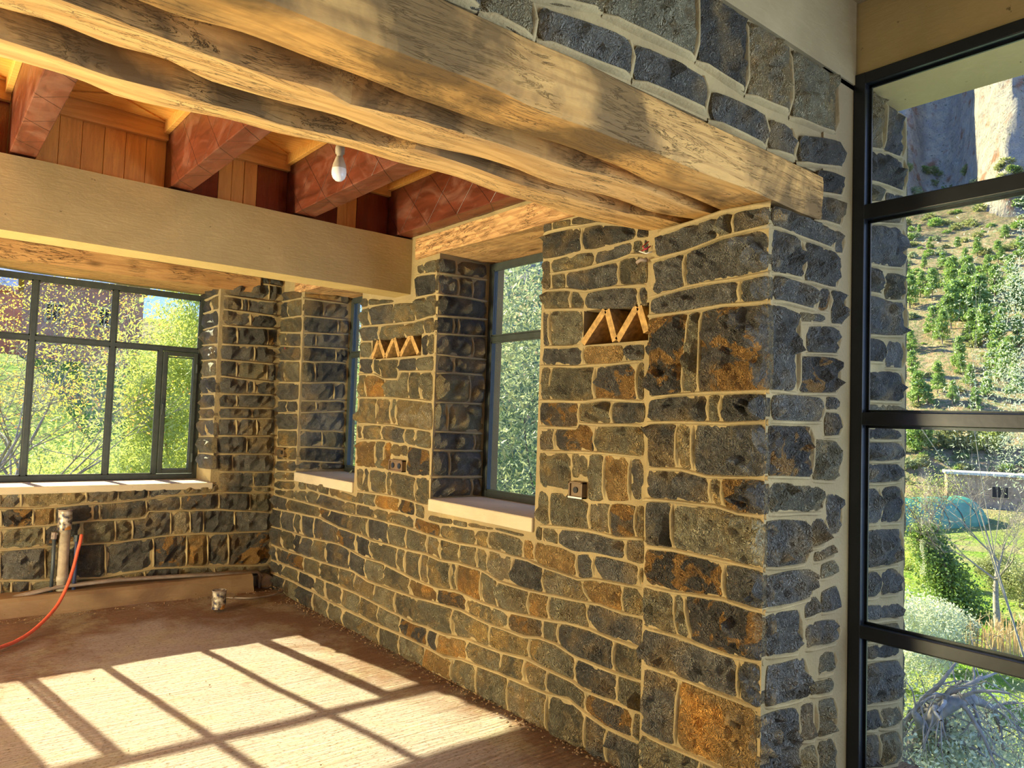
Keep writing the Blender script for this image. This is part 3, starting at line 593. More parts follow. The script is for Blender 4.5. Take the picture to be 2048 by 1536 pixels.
# ------------------------------------------------------------------ rustic lintel beams between the rooms
ZB = 2.53
EDG = {'a0': [(0, 120), (46, 131), (159, 161), (230, 195), (418, 234), (489, 250), (540, 263), (707, 304), (825, 337), (919, 361), (1036, 401), (1125, 428), (1200, 447), (1258, 458), (1313, 467)],
       'a1': [(0, 78), (100, 110), (205, 148), (363, 185), (420, 207), (497, 226), (573, 250), (700, 279), (782, 296), (837, 300), (927, 331), (1028, 361), (1127, 389), (1200, 413), (1258, 428), (1313, 434), (1361, 446)],
       'b0': [(0, 22), (109, 52), (219, 96), (328, 123), (410, 161), (558, 204), (683, 239), (700, 246), (809, 282), (897, 306), (1028, 339), (1137, 378), (1200, 391), (1258, 408), (1292, 421), (1379, 440)],
       'b1': [(118, 0), (232, 40), (328, 77), (410, 109), (558, 156), (655, 180), (700, 208), (749, 219), (823, 234), (919, 264), (1042, 305), (1148, 337), (1200, 349), (1279, 376), (1358, 405), (1427, 428)],
       'c0': [(268, 0), (355, 33), (465, 63), (558, 96), (700, 148), (823, 200), (919, 233), (1042, 270), (1148, 302), (1192, 320), (1279, 358), (1358, 387), (1450, 426)],
       'c1': [(465, 0), (550, 40), (700, 90), (875, 165), (968, 200), (1022, 222), (1083, 245), (1178, 279), (1258, 300), (1358, 339), (1437, 376), (1516, 402)]}
def edge_y(key):
    P_ = [at(x, y, 2, ZB) for x, y in EDG[key]]; X = np.array([p[0] for p in P_]); Y = np.array([p[1] for p in P_])
    o = np.argsort(X); X, Y = X[o], Y[o]
    return lambda x: float(np.interp(x, X, Y)) + (0.02 * noise.noise(Vector((x * 3, ord(key[0]), 0))) if x < X[0] else 0)
def beam(name, k, x0, x1, h, mat, label, seed, front=None):
    yb, yf = edge_y(k + '0'), edge_y(k + '1'); n = int((x1 - x0) / 0.04); V = []; NS = 22
    for i in range(n + 1):
        x = x0 + (x1 - x0) * i / n; f, b = yf(x), yb(x)
        if front is not None: f = front + 0.006 * noise.noise(Vector((x * 4, 1, seed)))
        if b - f < 0.11: b = f + 0.11
        zt = ZB + h; zb = ZB + 0.010 * noise.noise(Vector((x * 3, seed, 0))); c = 0.008
        prof = [(f + c * .3, zb + c * 2), (f + c, zb + c * .4)] + [(f + c + (b - f - 2 * c) * q / 7, zb) for q in range(1, 7)] + [(b - c, zb + c * .4), (b - c * .2, zb + c * 2), (b + .006, zb + (zt - zb) * .35), (b + .004, zb + (zt - zb) * .7), (b, zt - c), (b - c, zt)] + \
               [((f + b) / 2, zt), (f + c, zt), (f, zt - c), (f - .004, zb + (zt - zb) * .82), (f - .006, zb + (zt - zb) * .65), (f - .005, zb + (zt - zb) * .5), (f - .003, zb + (zt - zb) * .33), (f, zb + (zt - zb) * .2)]
        for (y, z) in prof[:NS]:
            q = Vector((x * 2.2, y * 9, z * 9 + seed)); V.append((x, y + 0.007 * noise.noise(q), z + 0.007 * noise.noise(q + Vector((5, 5, 5)))))
    Fc = [(i * NS + k2, i * NS + (k2 + 1) % NS, (i + 1) * NS + (k2 + 1) % NS, (i + 1) * NS + k2) for i in range(n) for k2 in range(NS)]
    Fc += [tuple(range(NS))[::-1], tuple(range(n * NS, n * NS + NS))]
    o = MB().add(V, Fc).build(name, mat, smooth=False)
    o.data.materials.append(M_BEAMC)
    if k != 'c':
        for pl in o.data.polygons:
            if abs(pl.normal.y) > .6: pl.material_index = 1  # weathered wood on these side faces also paints in the shade of the gaps
    return tag(o, label, 'beam', 'rustic timber beams spanning the opening')
beam('timber_beam', 'a', -3.4, 2.80, 0.20, M_BEAM, 'rough-hewn timber beam nearest the light bulb, innermost of the three beams over the opening', 3)
beam('timber_beam', 'b', -3.4, 2.82, 0.20, M_BEAM, 'middle rough-hewn timber beam between two others over the opening', 7)
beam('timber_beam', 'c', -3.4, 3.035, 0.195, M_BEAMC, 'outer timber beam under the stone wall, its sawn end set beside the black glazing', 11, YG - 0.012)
# window lintel timbers
def timber(name, x0, x1, y0, y1, z0, z1, axis, mat, label, seed, cat='lintel'):
    n = 26; V = []; lo, hi = (x0, x1) if axis == 0 else (y0, y1); c0_, c1_ = (y0, y1) if axis == 0 else (x0, x1)
    m = 6
    per = [(c0_ + (c1_ - c0_) * q / m, z0) for q in range(m + 1)] + [(c1_, z1)] + [(c0_ + (c1_ - c0_) * (1 - q / 3), z1) for q in range(1, 4)] + [(c0_, z1 + (z0 - z1) * q / 4) for q in range(1, 4)]
    for i in range(n + 1):
        a_ = lo + (hi - lo) * i / n
        for (cc, z) in per:
            q = Vector((a_ * 3, cc * 8, z * 8 + seed)); dc, dz = 0.008 * noise.noise(q), 0.010 * noise.noise(q + Vector((3, 3, 3)))
            V.append((a_, cc + dc, z + dz) if axis == 0 else (cc + dc, a_, z + dz))
    NS = len(per); Fc = [(i * NS + k, i * NS + (k + 1) % NS, (i + 1) * NS + (k + 1) % NS, (i + 1) * NS + k) for i in range(n) for k in range(NS)] + [tuple(range(NS))[::-1], tuple(range(n * NS, n * NS + NS))]
    o = MB().add(V, Fc).build(name, mat, smooth=False)
    return tag(o, label, cat)
timber('window_lintel_timber', 2.672, 3.20, 2.75, 4.385, 2.705, 2.845, 1, M_LINY, 'adze-cut timber lintel over the tall window beside the hanging bulb', 2)
timber('window_lintel_timber', 2.675, 3.20, 5.0, 6.45, 2.70, 2.84, 1, M_LINY, 'timber lintel over the narrow far window, mostly hidden by the plaster beam', 5)
timber('window_lintel_timber', -0.3, 2.455, YB - 0.02, 7.24, 2.70, 2.85, 0, M_LINX, 'long timber lintel over the wide gridded window in the back wall', 8)
# plastered concrete beam
mb = MB(); xs = np.linspace(-3.4, 2.70, 40)
for i, x in enumerate(xs):
    w_ = lambda s_: 0.004 * noise.noise(Vector((x * 3, s_, 2)))
    mb.v += [(x, 4.455 + w_(1), 2.472 + w_(2)), (x, 4.455 + w_(3), 2.66 + w_(8)), (x, 4.457 + w_(4), 2.858 + w_(5) * 1.6), (x, 4.68, 2.858 + w_(6)), (x, 4.675 + w_(7), 2.472 + w_(9))]
mb.f = [(i * 5 + k, i * 5 + (k + 1) % 5, (i + 1) * 5 + (k + 1) % 5, (i + 1) * 5 + k) for i in range(39) for k in range(5)] + [(4, 3, 2, 1, 0), tuple(195 + k for k in range(5))]
tag(mb.build('plastered_beam', M_PLAST, bevel=0), 'smooth cement-plastered beam crossing the room below the red joists', 'beam')
# window sills
mb = MB().box(2.672, 3.20, A1[0], A1[1], 1.005, 1.085); struct('trim_3', mb, M_SILL, bevel=0.008)
mb = MB().box(2.672, 3.24, A2[0], A2[1], 1.02, 1.10); struct('trim_4', mb, M_SILL, bevel=0.008)
mb = MB().box(BX0, BX1 + 0.02, YB - 0.02, 7.27, 0.925, 0.982); struct('trim_5', mb, M_SILL, bevel=0.008)
# ------------------------------------------------------------------ windows
def bar(mb_, a, b, w, dpt, axis, pos):
    """a=(h0,z0) b=(h1,z1): a rectangular bar in the plane axis=pos, w wide along the in-plane direction it does not run"""
    (h0, z0), (h1, z1) = a, b
    if abs(h1 - h0) < 1e-6: H = (h0 - w / 2, h0 + w / 2); Z = (min(z0, z1), max(z0, z1))
    else: H = (min(h0, h1), max(h0, h1)); Z = (z0 - w / 2, z0 + w / 2)
    if axis == 1: mb_.box(H[0], H[1], pos - dpt / 2, pos + dpt / 2, Z[0], Z[1])
    else: mb_.box(pos - dpt / 2, pos + dpt / 2, H[0], H[1], Z[0], Z[1])
    return mb_
def window(name, axis, pos, h0, h1, z0, z1, mull, trans, panes, mat=M_FRAME, fw=0.045, dp=0.045, bw=0.038):
    root = empty(name); root['kind'] = 'structure'
    mb_ = MB()
    for h in (h0 + fw / 2, h1 - fw / 2): bar(mb_, (h, z0), (h, z1), fw, dp, axis, pos)
    for z in (z0 + fw / 2, z1 - fw / 2): bar(mb_, (h0 + fw, z), (h1 - fw, z), fw, dp, axis, pos)
    mb_.build('window_frame', mat, root, bevel=0.003)
    for (h, a, b) in mull: bar(MB(), (h, a), (h, b), bw, dp * 0.9, axis, pos).build('mullion', mat, root, bevel=0.003)
    for (z, a, b) in trans: bar(MB(), (a, z), (b, z), bw, dp * 0.86, axis, pos).build('transom', mat, root, bevel=0.003)
    for (a, b, c, d_) in panes:
        g = MB(); g.box(a, b, pos - .003, pos + .003, c, d_) if axis == 1 else g.box(pos - .003, pos + .003, a, b, c, d_)
        g.build('pane', M_GLASS, root)
        bd = MB(); e = 0.010; off = -0.014
        for (p_, q_, r_, s_) in ((a, a + e, c, d_), (b - e, b, c, d_), (a, b, c, c + e), (a, b, d_ - e, d_)):
            bd.box(p_, q_, pos + off - .006, pos + off + .006, r_, s_) if axis == 1 else bd.box(pos + off - .006, pos + off + .006, p_, q_, r_, s_)
        bd.build('glazing_bead', mat, root)
    return root
YW = 7.16
def casement(root, h0, h1, z0, z1, handle_h, hinge_h):
    s = empty('casement'); s.parent = root; mb_ = MB()
    for h in (h0 + .018, h1 - .018): bar(mb_, (h, z0), (h, z1), .036, .04, 1, YW - .018)
    for z in (z0 + .018, z1 - .018): bar(mb_, (h0 + .036, z), (h1 - .036, z), .036, .04, 1, YW - .018)
    mb_.build('sash', M_FRAME, s, bevel=0.003)
    MB().box(handle_h - .012, handle_h + .012, YW - .06, YW - .04, 1.62, 1.70).tube([(handle_h, YW - .058, 1.66), (handle_h - .004, YW - .085, 1.655), (handle_h - .006, YW - .085, 1.56)], .007, 8).build('handle', M_FRAME, s)
    for z in (z0 + .14, z1 - .14): MB().tube([(hinge_h, YW - .045, z - .04), (hinge_h, YW - .045, z + .04)], .010, 8).build('hinge', M_FRAME, s)
zt, zb_, ztr = 2.675, 0.985, 2.155
wB = window('window_1', 1, YW, BX0, BX1, zb_, zt, [(1.355, zb_ + .045, zt - .045), (0.765, zb_ + .045, zt - .045), (1.745, zb_ + .045, ztr), (0.375, zb_ + .045, ztr)],
            [(ztr, BX0 + .045, BX1 - .045)], [(1.374, 2.065, 2.174, 2.63), (.784, 1.336, 2.174, 2.63), (.065, .746, 2.174, 2.63), (1.374, 1.726, 1.03, 2.136), (.784, 1.336, 1.03, 2.136), (.394, .746, 1.03, 2.136),
             (1.80, 2.03, 1.07, 2.09), (.10, .33, 1.07, 2.09)])
casement(wB, 1.767, 2.062, 1.035, 2.132, 1.775, 2.055); casement(wB, .068, .352, 1.035, 2.132, .345, .075)
XW = 3.13
window('window_2', 0, XW, A1[0], A1[1], 1.085, 2.70, [], [(2.17, A1[0] + .04, A1[1] - .04)], [(A1[0] + .045, A1[1] - .045, 1.13, 2.15), (A1[0] + .045, A1[1] - .045, 2.19, 2.655)])
window('window_3', 0, 3.17, A2[0], A2[1], 1.10, 2.70, [(5.71, 1.14, 2.66)], [(2.17, A2[0] + .04, A2[1] - .04)], [(A2[0] + .045, 5.69, 1.15, 2.15), (5.73, A2[1] - .045, 1.15, 2.15), (A2[0] + .045, 5.69, 2.19, 2.655), (5.73, A2[1] - .045, 2.19, 2.655)])
# big black glazing of the near room
gz = empty('window_4'); gz['kind'] = 'structure'; XG = 3.355; HW = 0.028
posts = [1.608, 0.16, -1.29, -2.74]
for y in posts: MB().box(XG - HW, XG + HW, y - .028, y + .028, -0.02, 3.27).build('mullion', M_BLACK, gz, bevel=0.004)
for z, w_ in ((3.243, .027), (2.615, .034), (1.672, .029), (0.728, .029), (0.0, .03)):
    MB().box(XG - HW + .002, XG + HW - .002, posts[-1], posts[0], z - w_, z + w_).build('transom', M_BLACK, gz, bevel=0.004)
zz = [0.03, 0.699, 0.757, 1.643, 1.701, 2.581, 2.649, 3.216]
for k in range(3):
    for q in range(4):
        y1_, y0_ = posts[k] - .028, posts[k + 1] + .028
        MB().box(XG + .003, XG + .009, y0_, y1_, zz[2 * q], zz[2 * q + 1]).build('pane', M_GLASS, gz)
        bd = MB(); e = .012
        for (a_, b_, c_, d_) in ((y0_, y0_ + e, zz[2 * q], zz[2 * q + 1]), (y1_ - e, y1_, zz[2 * q], zz[2 * q + 1]), (y0_, y1_, zz[2 * q], zz[2 * q] + e), (y0_, y1_, zz[2 * q + 1] - e, zz[2 * q + 1])):
            bd.box(XG + .012, XG + .022, a_, b_, c_, d_)
        bd.build('glazing_bead', M_BLACK, gz)
# ------------------------------------------------------------------ joists and pine ceiling of the far room
JX = [(-1.19, -1.07), (-0.44, -0.32), (0.327, 0.443), (1.09, 1.205), (1.825, 1.96), (2.565, 2.685)]
jl = {2: 'dark red varnished joist at the left with a broad mauve underside', 3: 'red varnished joist second from the left, between pine-boarded bays', 4: 'red varnished joist just behind the hanging light bulb', 5: 'red varnished joist lying along the stone wall above the window lintel',
      0: 'red varnished joist farthest left, outside the bulb bays', 1: 'red varnished joist left of the mauve one'}
for i, (a_, b_) in enumerate(JX):
    if i < 1: continue
    tag(MB().box(a_, b_, 2.45, 7.2, 2.872, 3.34).build('ceiling_joist', M_JOIST, bevel=0.004), jl[i], 'joist', 'red varnished ceiling joists')
ROOF = [(-3.5, -.44), (-.32, .327), (.443, 1.09), (1.205, 1.825), (1.96, 2.565)]
bay_names = {1: 'first', 2: 'second', 3: 'third', 4: 'fourth'}
bay_lab = {1: 'pine and red boarded ceiling bay left of the mauve joist', 2: 'pine ceiling bay with six upright honey pine boards', 3: 'ceiling bay with three pine boards between dark red ones, left of the bulb',
           4: 'small ceiling bay with pine boards between dark red ones, right of the bulb'}
for bi, (a_, b_) in enumerate(ROOF):
    if bi == 0: continue
    bay = empty('ceiling_bay', (a_, 4.6, 2.86)); tag(bay, bay_lab[bi], 'ceiling bay', 'ceiling bays between the joists')
    def bd(name, mb_, mat, **kw):
        o = mb_.build(name, mat, bay, **kw); o.location = (-a_, -4.6, -2.86); return o
    Wd = b_ - a_
    if bi == 2: spl = [(k / 6, (k + 1) / 6, 'p') for k in range(6)]
    elif bi == 3: spl = [(0, .30, 'r'), (.30, .43, 'p'), (.43, .55, 'p'), (.55, .68, 'p'), (.68, 1, 'r')]
    elif bi == 4: spl = [(0, .36, 'r'), (.36, .48, 'p'), (.48, .60, 'p'), (.60, 1, 'r')]
    else: spl = [(0, .5, 'r'), (.5, 1, 'r')]
    for k, (u, v, c) in enumerate(spl):
        dy = 0.003 * ((k * 7) % 3)
        bd('cladding_board', MB().box(a_ + Wd * u + .0015, a_ + Wd * v - .0015, 4.60 + dy, 4.622 + dy, 2.84, 3.20), M_PINEZ if c == 'p' else M_REDZ, bevel=0.002)
    # cross rails, bottom at 3.17
    bd('cross_rail', MB().box(a_, b_, 4.565, 4.60, 3.165, 3.29), M_PINEX, bevel=0.003)
    bd('cross_rail', MB().box(a_, b_, 3.60, 3.635, 3.165, 3.29), M_PINEX, bevel=0.003)
    bd('cross_rail', MB().box(a_, b_, 2.62, 2.655, 3.165, 3.29), M_PINEX, bevel=0.003)
    bd('side_rail', MB().box(b_ - .03, b_, 3.635, 4.565, 3.20, 3.29), M_PINEX, bevel=0.003)
    # chevron strips
    xm = (a_ + b_) / 2
    for (ya, yb2) in ((3.635, 4.565), (2.655, 3.60)):
        for side in (-1, 1):
            for q in range(5):
                wq = .085; z_ = 3.245 if q == 1 else 3.262 + .008 * (q % 2)
                # strip from centre line towards the outer far corner
                x_in, y_in = xm, ya - .10 + q * .20; x_out = a_ if side < 0 else b_; y_out = y_in + .42
                pts = [(x_in, y_in), (x_out, y_out), (x_out, y_out + .20 - .006), (x_in, y_in + .20 - .006)]
                pts = [(x, min(max(y, ya), yb2)) for x, y in pts]
                if max(p[1] for p in pts) - min(p[1] for p in pts) < .03: continue
                bd('ceiling_strip', MB().add([(x, y, z_) for x, y in pts] + [(x, y, z_ + .02) for x, y in pts], [(0, 1, 2, 3), (7, 6, 5, 4), (0, 4, 5, 1), (1, 5, 6, 2), (2, 6, 7, 3), (3, 7, 4, 0)]), M_PINED if (q + side) % 3 else M_PINEX)
mb = MB().box(-3.6, 3.3, 2.2, 7.3, 3.34, 3.5); struct('roof', mb, M_PINEX)
# ------------------------------------------------------------------ light bulb
bulb = empty('hanging_light_bulb', (1.325, 2.80, 2.62)); tag(bulb, 'bare white light bulb hanging in its holder below the timber beams', 'light bulb')
bx, by = 0, 0
MB().lathe([(.0005, -.052), (.013, -.050), (.024, -.040), (.0295, -.026), (.0305, -.012), (.029, .0)], 0, 0, 24).build('globe', M_BULBGL, bulb, smooth=True)
MB().lathe([(.029, .0), (.027, .015), (.020, .035), (.0155, .048), (.014, .050), (.0005, .052)], 0, 0, 24).build('bulb_neck', mat_plain('bulb_neck_plastic', (.50, .42, .32), .4), bulb, smooth=True)
MB().lathe([(.0005, .05), (.013, .05), (.013, .062), (.0185, .064), (.020, .085), (.017, .098), (.008, .104), (.0005, .106)], 0, 0, 20).build('lamp_holder', mat_plain('dusty_lamp_holder', (.34, .27, .19), .6), bulb, smooth=True)
MB().tube([(0, 0, .10), (.004, .006, .2), (-.003, .012, .4), (0, .01, .64)], .0035, 6).build('cable', M_WHITE, bulb)
# ------------------------------------------------------------------ triangular tile vents in the wall
def vent(y0, y1, z0, z1, apex, label):
    root = empty('tile_vent', (XA, (y0 + y1) / 2, z0)); tag(root, label, 'vent', 'zigzag tile vents in the stone wall'); inv = (-XA, -(y0 + y1) / 2, -z0)
    def b(n, m, mat): o = m.build(n, mat, root); o.location = inv
    for (ya, za, yb2, zb2) in apex:
        dy, dz = yb2 - ya, zb2 - za; L = math.hypot(dy, dz); ny_, nz_ = -dz / L * .018, dy / L * .018
        V = []
        for x in (XA - .004, XA + .17):
            V += [(x, ya - ny_, za - nz_), (x, yb2 - ny_, zb2 - nz_), (x, yb2 + ny_, zb2 + nz_), (x, ya + ny_, za + nz_)]
        b('clay_tile', MB().add(V, [(0, 1, 2, 3), (7, 6, 5, 4), (0, 4, 5, 1), (1, 5, 6, 2), (2, 6, 7, 3), (3, 7, 4, 0)]), M_TERRA)
vz = 0.008
vent(4.29, 4.97, 2.03, 2.185, [(4.965, 2.045, 4.885, 2.172), (4.870, 2.172, 4.775, 2.045), (4.762, 2.045, 4.66, 2.175), (4.645, 2.175, 4.57, 2.045), (4.555, 2.045, 4.435, 2.178), (4.42, 2.178, 4.32, 2.05)], 'small zigzag vent of three clay tile arches between the windows')
vent(2.30, 2.72, 2.01, 2.19, [(2.725, 2.02, 2.575, 2.18), (2.56, 2.18, 2.50, 2.02), (2.485, 2.02, 2.365, 2.175), (2.35, 2.175, 2.30, 2.05)], 'larger zigzag vent of clay tiles beside the pier')
# ------------------------------------------------------------------ sockets and wires
def socket(y0, y1, z0, z1, holes, label, x=XA, deep=False):
    root = empty('wall_socket', (x, (y0 + y1) / 2, (z0 + z1) / 2)); tag(root, label, 'socket'); w, h = (y1 - y0) / 2, (z1 - z0) / 2
    d = -.034
    m = MB(); t_ = .010
    m.box(d, .02, -w, w, h - t_, h).box(d, .02, -w, w, -h, -h + t_).box(d, .02, -w, -w + t_, -h, h).box(d, .02, w - t_, w, -h, h)
    m.build('surround', M_BROWNPL, root, bevel=.002)
    MB().box(d + .010, .02, -w + t_, w - t_, -h + t_, h - t_).build('plate', M_BROWNPL, root)
    for c in holes:
        MB().tube([(d + .004, c, 0), (d + .012, c, 0)], .019 if len(holes) > 1 else .016, 18).build('outlet_hole', M_BLACKPL, root)
    if deep: MB().box(d - .001, d + .006, -w, w, -h, -h + .008).build('lip', M_WHITE, root)
socket(4.418, 4.600, 1.232, 1.312, (-.043, .043), 'brown double wall socket on the stone between the two windows')
socket(2.668, 2.768, 1.226, 1.310, (0.004,), 'single brown socket box right of the near window', deep=True)
socket(6.47, 6.68, 1.216, 1.296, (-.045, .045), 'brown double socket in the far room corner')
def wires(name, label, loc, paths):
    root = empty(name, loc); tag(root, label, 'wire')
    for i, (pts, r, mt) in enumerate(paths): MB().tube(pts, r, 6).build('wire_strand', mt, root, smooth=True)
wires('loose_wire', 'loose red and white wires with a clamp at the top of the pier seam', (XP + .02, 2.27, 2.42),
      [([(-.01, .0, .05), (-.05, .0, .02), (-.05, -.02, .0), (-.03, -.03, .02), (-.04, .02, .0)], .003, M_REDW), ([(-.01, .03, .02), (-.05, .02, .0), (-.06, -.03, -.02), (-.04, -.05, -.01)], .003, M_WHITE),
       ([(-.02, .05, -.045), (-.05, .03, -.05), (-.06, .0, -.045), (-.05, -.03, -.05)], .009, M_DUST)])
wires('loose_wire', 'tiny red and white wire end sticking out near the room corner', (XA, 6.53, 2.18), [([(0, 0, 0), (-.04, .01, .01), (-.05, .0, .03)], .004, M_REDW), ([(0, .02, -.02), (-.05, .01, -.03)], .010, M_WHITE)])
wires('loose_wire', 'tangle of thin pale wires hanging at the edge of the far window', (3.0, 5.22, 1.55),
      [([(.1, .0, .12), (-.03 * k, .05 * math.sin(k * 2.), .10 - .05 * k), (-.02, .03 * k, -.06 * k), (.05, .02, -.10 - .03 * k)], .003, M_WHITE) for k in range(1, 5)])
# ------------------------------------------------------------------ plumbing along the back wall
def bench_z(x): return .19
nb = 60; V = []; NSB = 6
for i in range(nb + 1):
    x = -3.3 + (2.45 + 3.3) * i / nb; k = min(1, max(0, (2.45 - x) / .5)); n_ = lambda q: .012 * noise.noise(Vector((x * 4, q, 3)))
    V += [(x, 6.44 + n_(1), .0), (x, 6.475 + n_(2), .07 + n_(3)), (x, 6.50 + n_(4), .165 + n_(5)), (x, 6.53 + n_(6), .19 + n_(7) * .5), (x, 6.75, .195), (x, 6.75, -.02)]
Fc = [(i * NSB + k, i * NSB + (k + 1) % NSB, (i + 1) * NSB + (k + 1) % NSB, (i + 1) * NSB + k) for i in range(nb) for k in range(NSB)] + [(5, 4, 3, 2, 1, 0), tuple(nb * NSB + k for k in range(NSB))]
M_BENCH = mat_plaster('dusty_kerb_cement', (0.30, 0.20, 0.11), (0.17, 0.10, 0.06))
struct('trim_6', MB().add(V, Fc), M_BENCH)
def pz(x, y, yy): p = at(x, y, 1, yy); return (p[0], p[1], p[2])
root = empty('conduit_run', (1.5, 6.58, .2)); tag(root, 'dusty grey conduit lying along the foot of the back wall', 'pipe')
cp = [(-1.5, 6.56, .21), (0.2, 6.56, .21), pz(0, 1208, 6.57), pz(60, 1194, 6.58), pz(112, 1181, 6.58), pz(234, 1166, 6.59), pz(380, 1157, 6.59), pz(515, 1149, 6.60)]
cp = [(p[0], p[1], max(p[2], .205)) for p in cp[:2]] + [(p[0], p[1], p[2] + .012) for p in cp[2:]]
for off in (0, .032):
    o = MB().tube([(p[0], p[1] + off, p[2] + .01) for p in cp] + [(cp[-1][0] + .02 + off, 6.60 + off, cp[-1][2] - .03), (cp[-1][0] + .022 + off, 6.60, .04)], .013, 8).build('conduit', M_DUST, root, smooth=True); o.location = (-1.5, -6.58, -.2)
tag(MB().box(1.62, 2.47, 6.535, 6.575, .05, .165).box(1.62, 2.47, 6.53, 6.58, .158, .170).build('cable_duct', M_DUST, bevel=.003), 'flat dusty duct standing on edge below the conduit near the corner', 'duct')
mb = MB().tube([(2.615, 6.70, .085), (2.615, 6.60, .085)], .062, 24); mb.tube([(2.615, 6.61, .085), (2.615, 6.585, .085)], .055, 24)
tag(mb.build('pipe_stub', M_DUST, smooth=False), 'short round pipe stub capped beside the room corner', 'pipe')
root = empty('drain_pipe', (1.008, 6.63, .19)); tag(root, 'upright grey drain pipe topped by a paint-stained can', 'pipe')
MB().lathe([(.040, -.02), (.040, .07), (.046, .075), (.046, .11), (.040, .115), (.040, .49), (.036, .49), (.036, .40)], 0, 0, 24).build('pipe_barrel', M_PIPE, root, smooth=True)
def can(name, loc, r, h, label):
    root = empty(name, loc); tag(root, label, 'can')
    MB().lathe([(.0005, .003), (r * .96, .003), (r, .0), (r, .006), (r * .975, .010), (r * .975, h * .45), (r * .985, h * .47), (r * .975, h * .5), (r * .975, h - .010), (r, h - .006), (r, h), (r * .95, h), (r * .95, h - .005), (.0005, h - .006)], 0, 0, 28).build('can_body', M_CAN, root, smooth=False)
    MB().lathe([(r * .99, h - .007), (r * 1.02, h - .004), (r * 1.02, h + .002), (r * .98, h + .003)], 0, 0, 28).build('rim', M_DUST, root)
can('tin_can', (1.004, 6.63, .655), .050, .15, 'upturned paint-stained tin can capping the upright drain pipe')
cpos = at(437, 1216, 2, .035); can('tin_can', (cpos[0], cpos[1], .033), .055, .142, 'dented label-covered tin can standing on the dusty floor')
for (x, r, z1, mt, lab) in ((.937, .0135, .60, M_PIPED, 'thin dark conduit standing left of the grey drain pipe'), (1.088, .0135, .57, M_PIPEB, 'thin blue conduit standing right of the grey drain pipe')):
    root = empty('upright_conduit', (x, 6.61, .18)); tag(root, lab, 'pipe')
    MB().tube([(0, 0, 0), (0.004, .002, (z1 - .18) * .5), (0, 0, z1 - .18)], r, 10).build('conduit', mt, root, smooth=True)
    MB().tube([(-.002, 0, z1 - .19), (0, 0, z1 - .14)], r * 1.5, 8).tube([(-.02, -.01, z1 - .165), (.02, -.012, z1 - .15)], .006, 6).build('taped_end', M_PIPED if mt is M_PIPEB else M_DUST, root)
hz = [pz(163, 1070, 6.56), pz(161, 1082, 6.53), pz(156, 1100, 6.51), pz(147, 1135, 6.46), pz(136, 1168, 6.40), pz(118, 1205, 6.33), pz(97, 1232, 6.22), pz(65, 1262, 6.08), pz(30, 1286, 5.96), pz(0, 1303, 5.87), pz(-40, 1325, 5.75)]
hz = [(p[0], p[1], max(p[2], .022)) for p in hz] + [(.2, 5.5, .02), (-.5, 5.2, .02), (-1.4, 5.3, .02)]
def smooth_path(P, k=5):
    out = []; P = [Vector(p) for p in P]
    for i in range(len(P) - 1):
        p0, p1, p2, p3 = P[max(0, i - 1)], P[i], P[i + 1], P[min(len(P) - 1, i + 2)]
        for j in range(k):
            t = j / k; out.append(.5 * ((2 * p1) + (p2 - p0) * t + (2 * p0 - 5 * p1 + 4 * p2 - p3) * t * t + (3 * p1 - p0 - 3 * p2 + p3) * t ** 3))
    return out + [P[-1]]
tag(MB().tube(smooth_path(hz), .0125, 10).build('hose', M_HOSE, smooth=True), 'orange-red hose curving from the wall pipes down to the floor', 'hose')
cb = [at(x, y, 2, .045) for x, y in ((575, 1168), (572, 1178), (556, 1188), (530, 1193), (500, 1195), (460, 1194), (400, 1194), (385, 1196))]
cb = [(p[0], min(p[1], 6.66), .045 + .006 * math.sin(i)) for i, p in enumerate(cb)]
tag(MB().tube(smooth_path(cb), .008, 6).build('cable', M_DUST, smooth=True), 'dusty cable looping on the floor in the room corner', 'cable')
# rubble along the foot of the walls
rng = random.Random(4); mb = MB()
ico = [(0, 0, 1), (.9, 0, .3), (.28, .85, .3), (-.72, .53, .3), (-.72, -.53, .3), (.28, -.85, .3), (0, 0, -.6)]
fo = [(0, 1, 2), (0, 2, 3), (0, 3, 4), (0, 4, 5), (0, 5, 1), (6, 2, 1), (6, 3, 2), (6, 4, 3), (6, 5, 4), (6, 1, 5)]
for k in range(900):
    if k < 620: x = XA - .015 - abs(rng.gauss(0, .05)); y = rng.uniform(1.9, 6.6)
    elif k < 800: x = rng.uniform(.2, 2.6); y = 6.43 - abs(rng.gauss(0, .12))
    else: x = rng.uniform(0.3, 2.5); y = rng.uniform(1.5, 6.2)
    if y < 2.3: x -= .05
    r = rng.uniform(.003, .013) * (.6 if k >= 800 else 1); a = rng.uniform(0, 6.3)
    mb.add([(x + r * (p[0] * math.cos(a) - p[1] * math.sin(a)) * rng.uniform(.7, 1.2), y + r * (p[0] * math.sin(a) + p[1] * math.cos(a)), .004 + (0.05 if y > 6.25 else 0) + r * (.6 + p[2] * .7)) for p in ico], fo)
tag(mb.build('rubble', M_BENCH), 'crumbs of mortar and grit along the foot of the walls', 'rubble', kind='stuff')
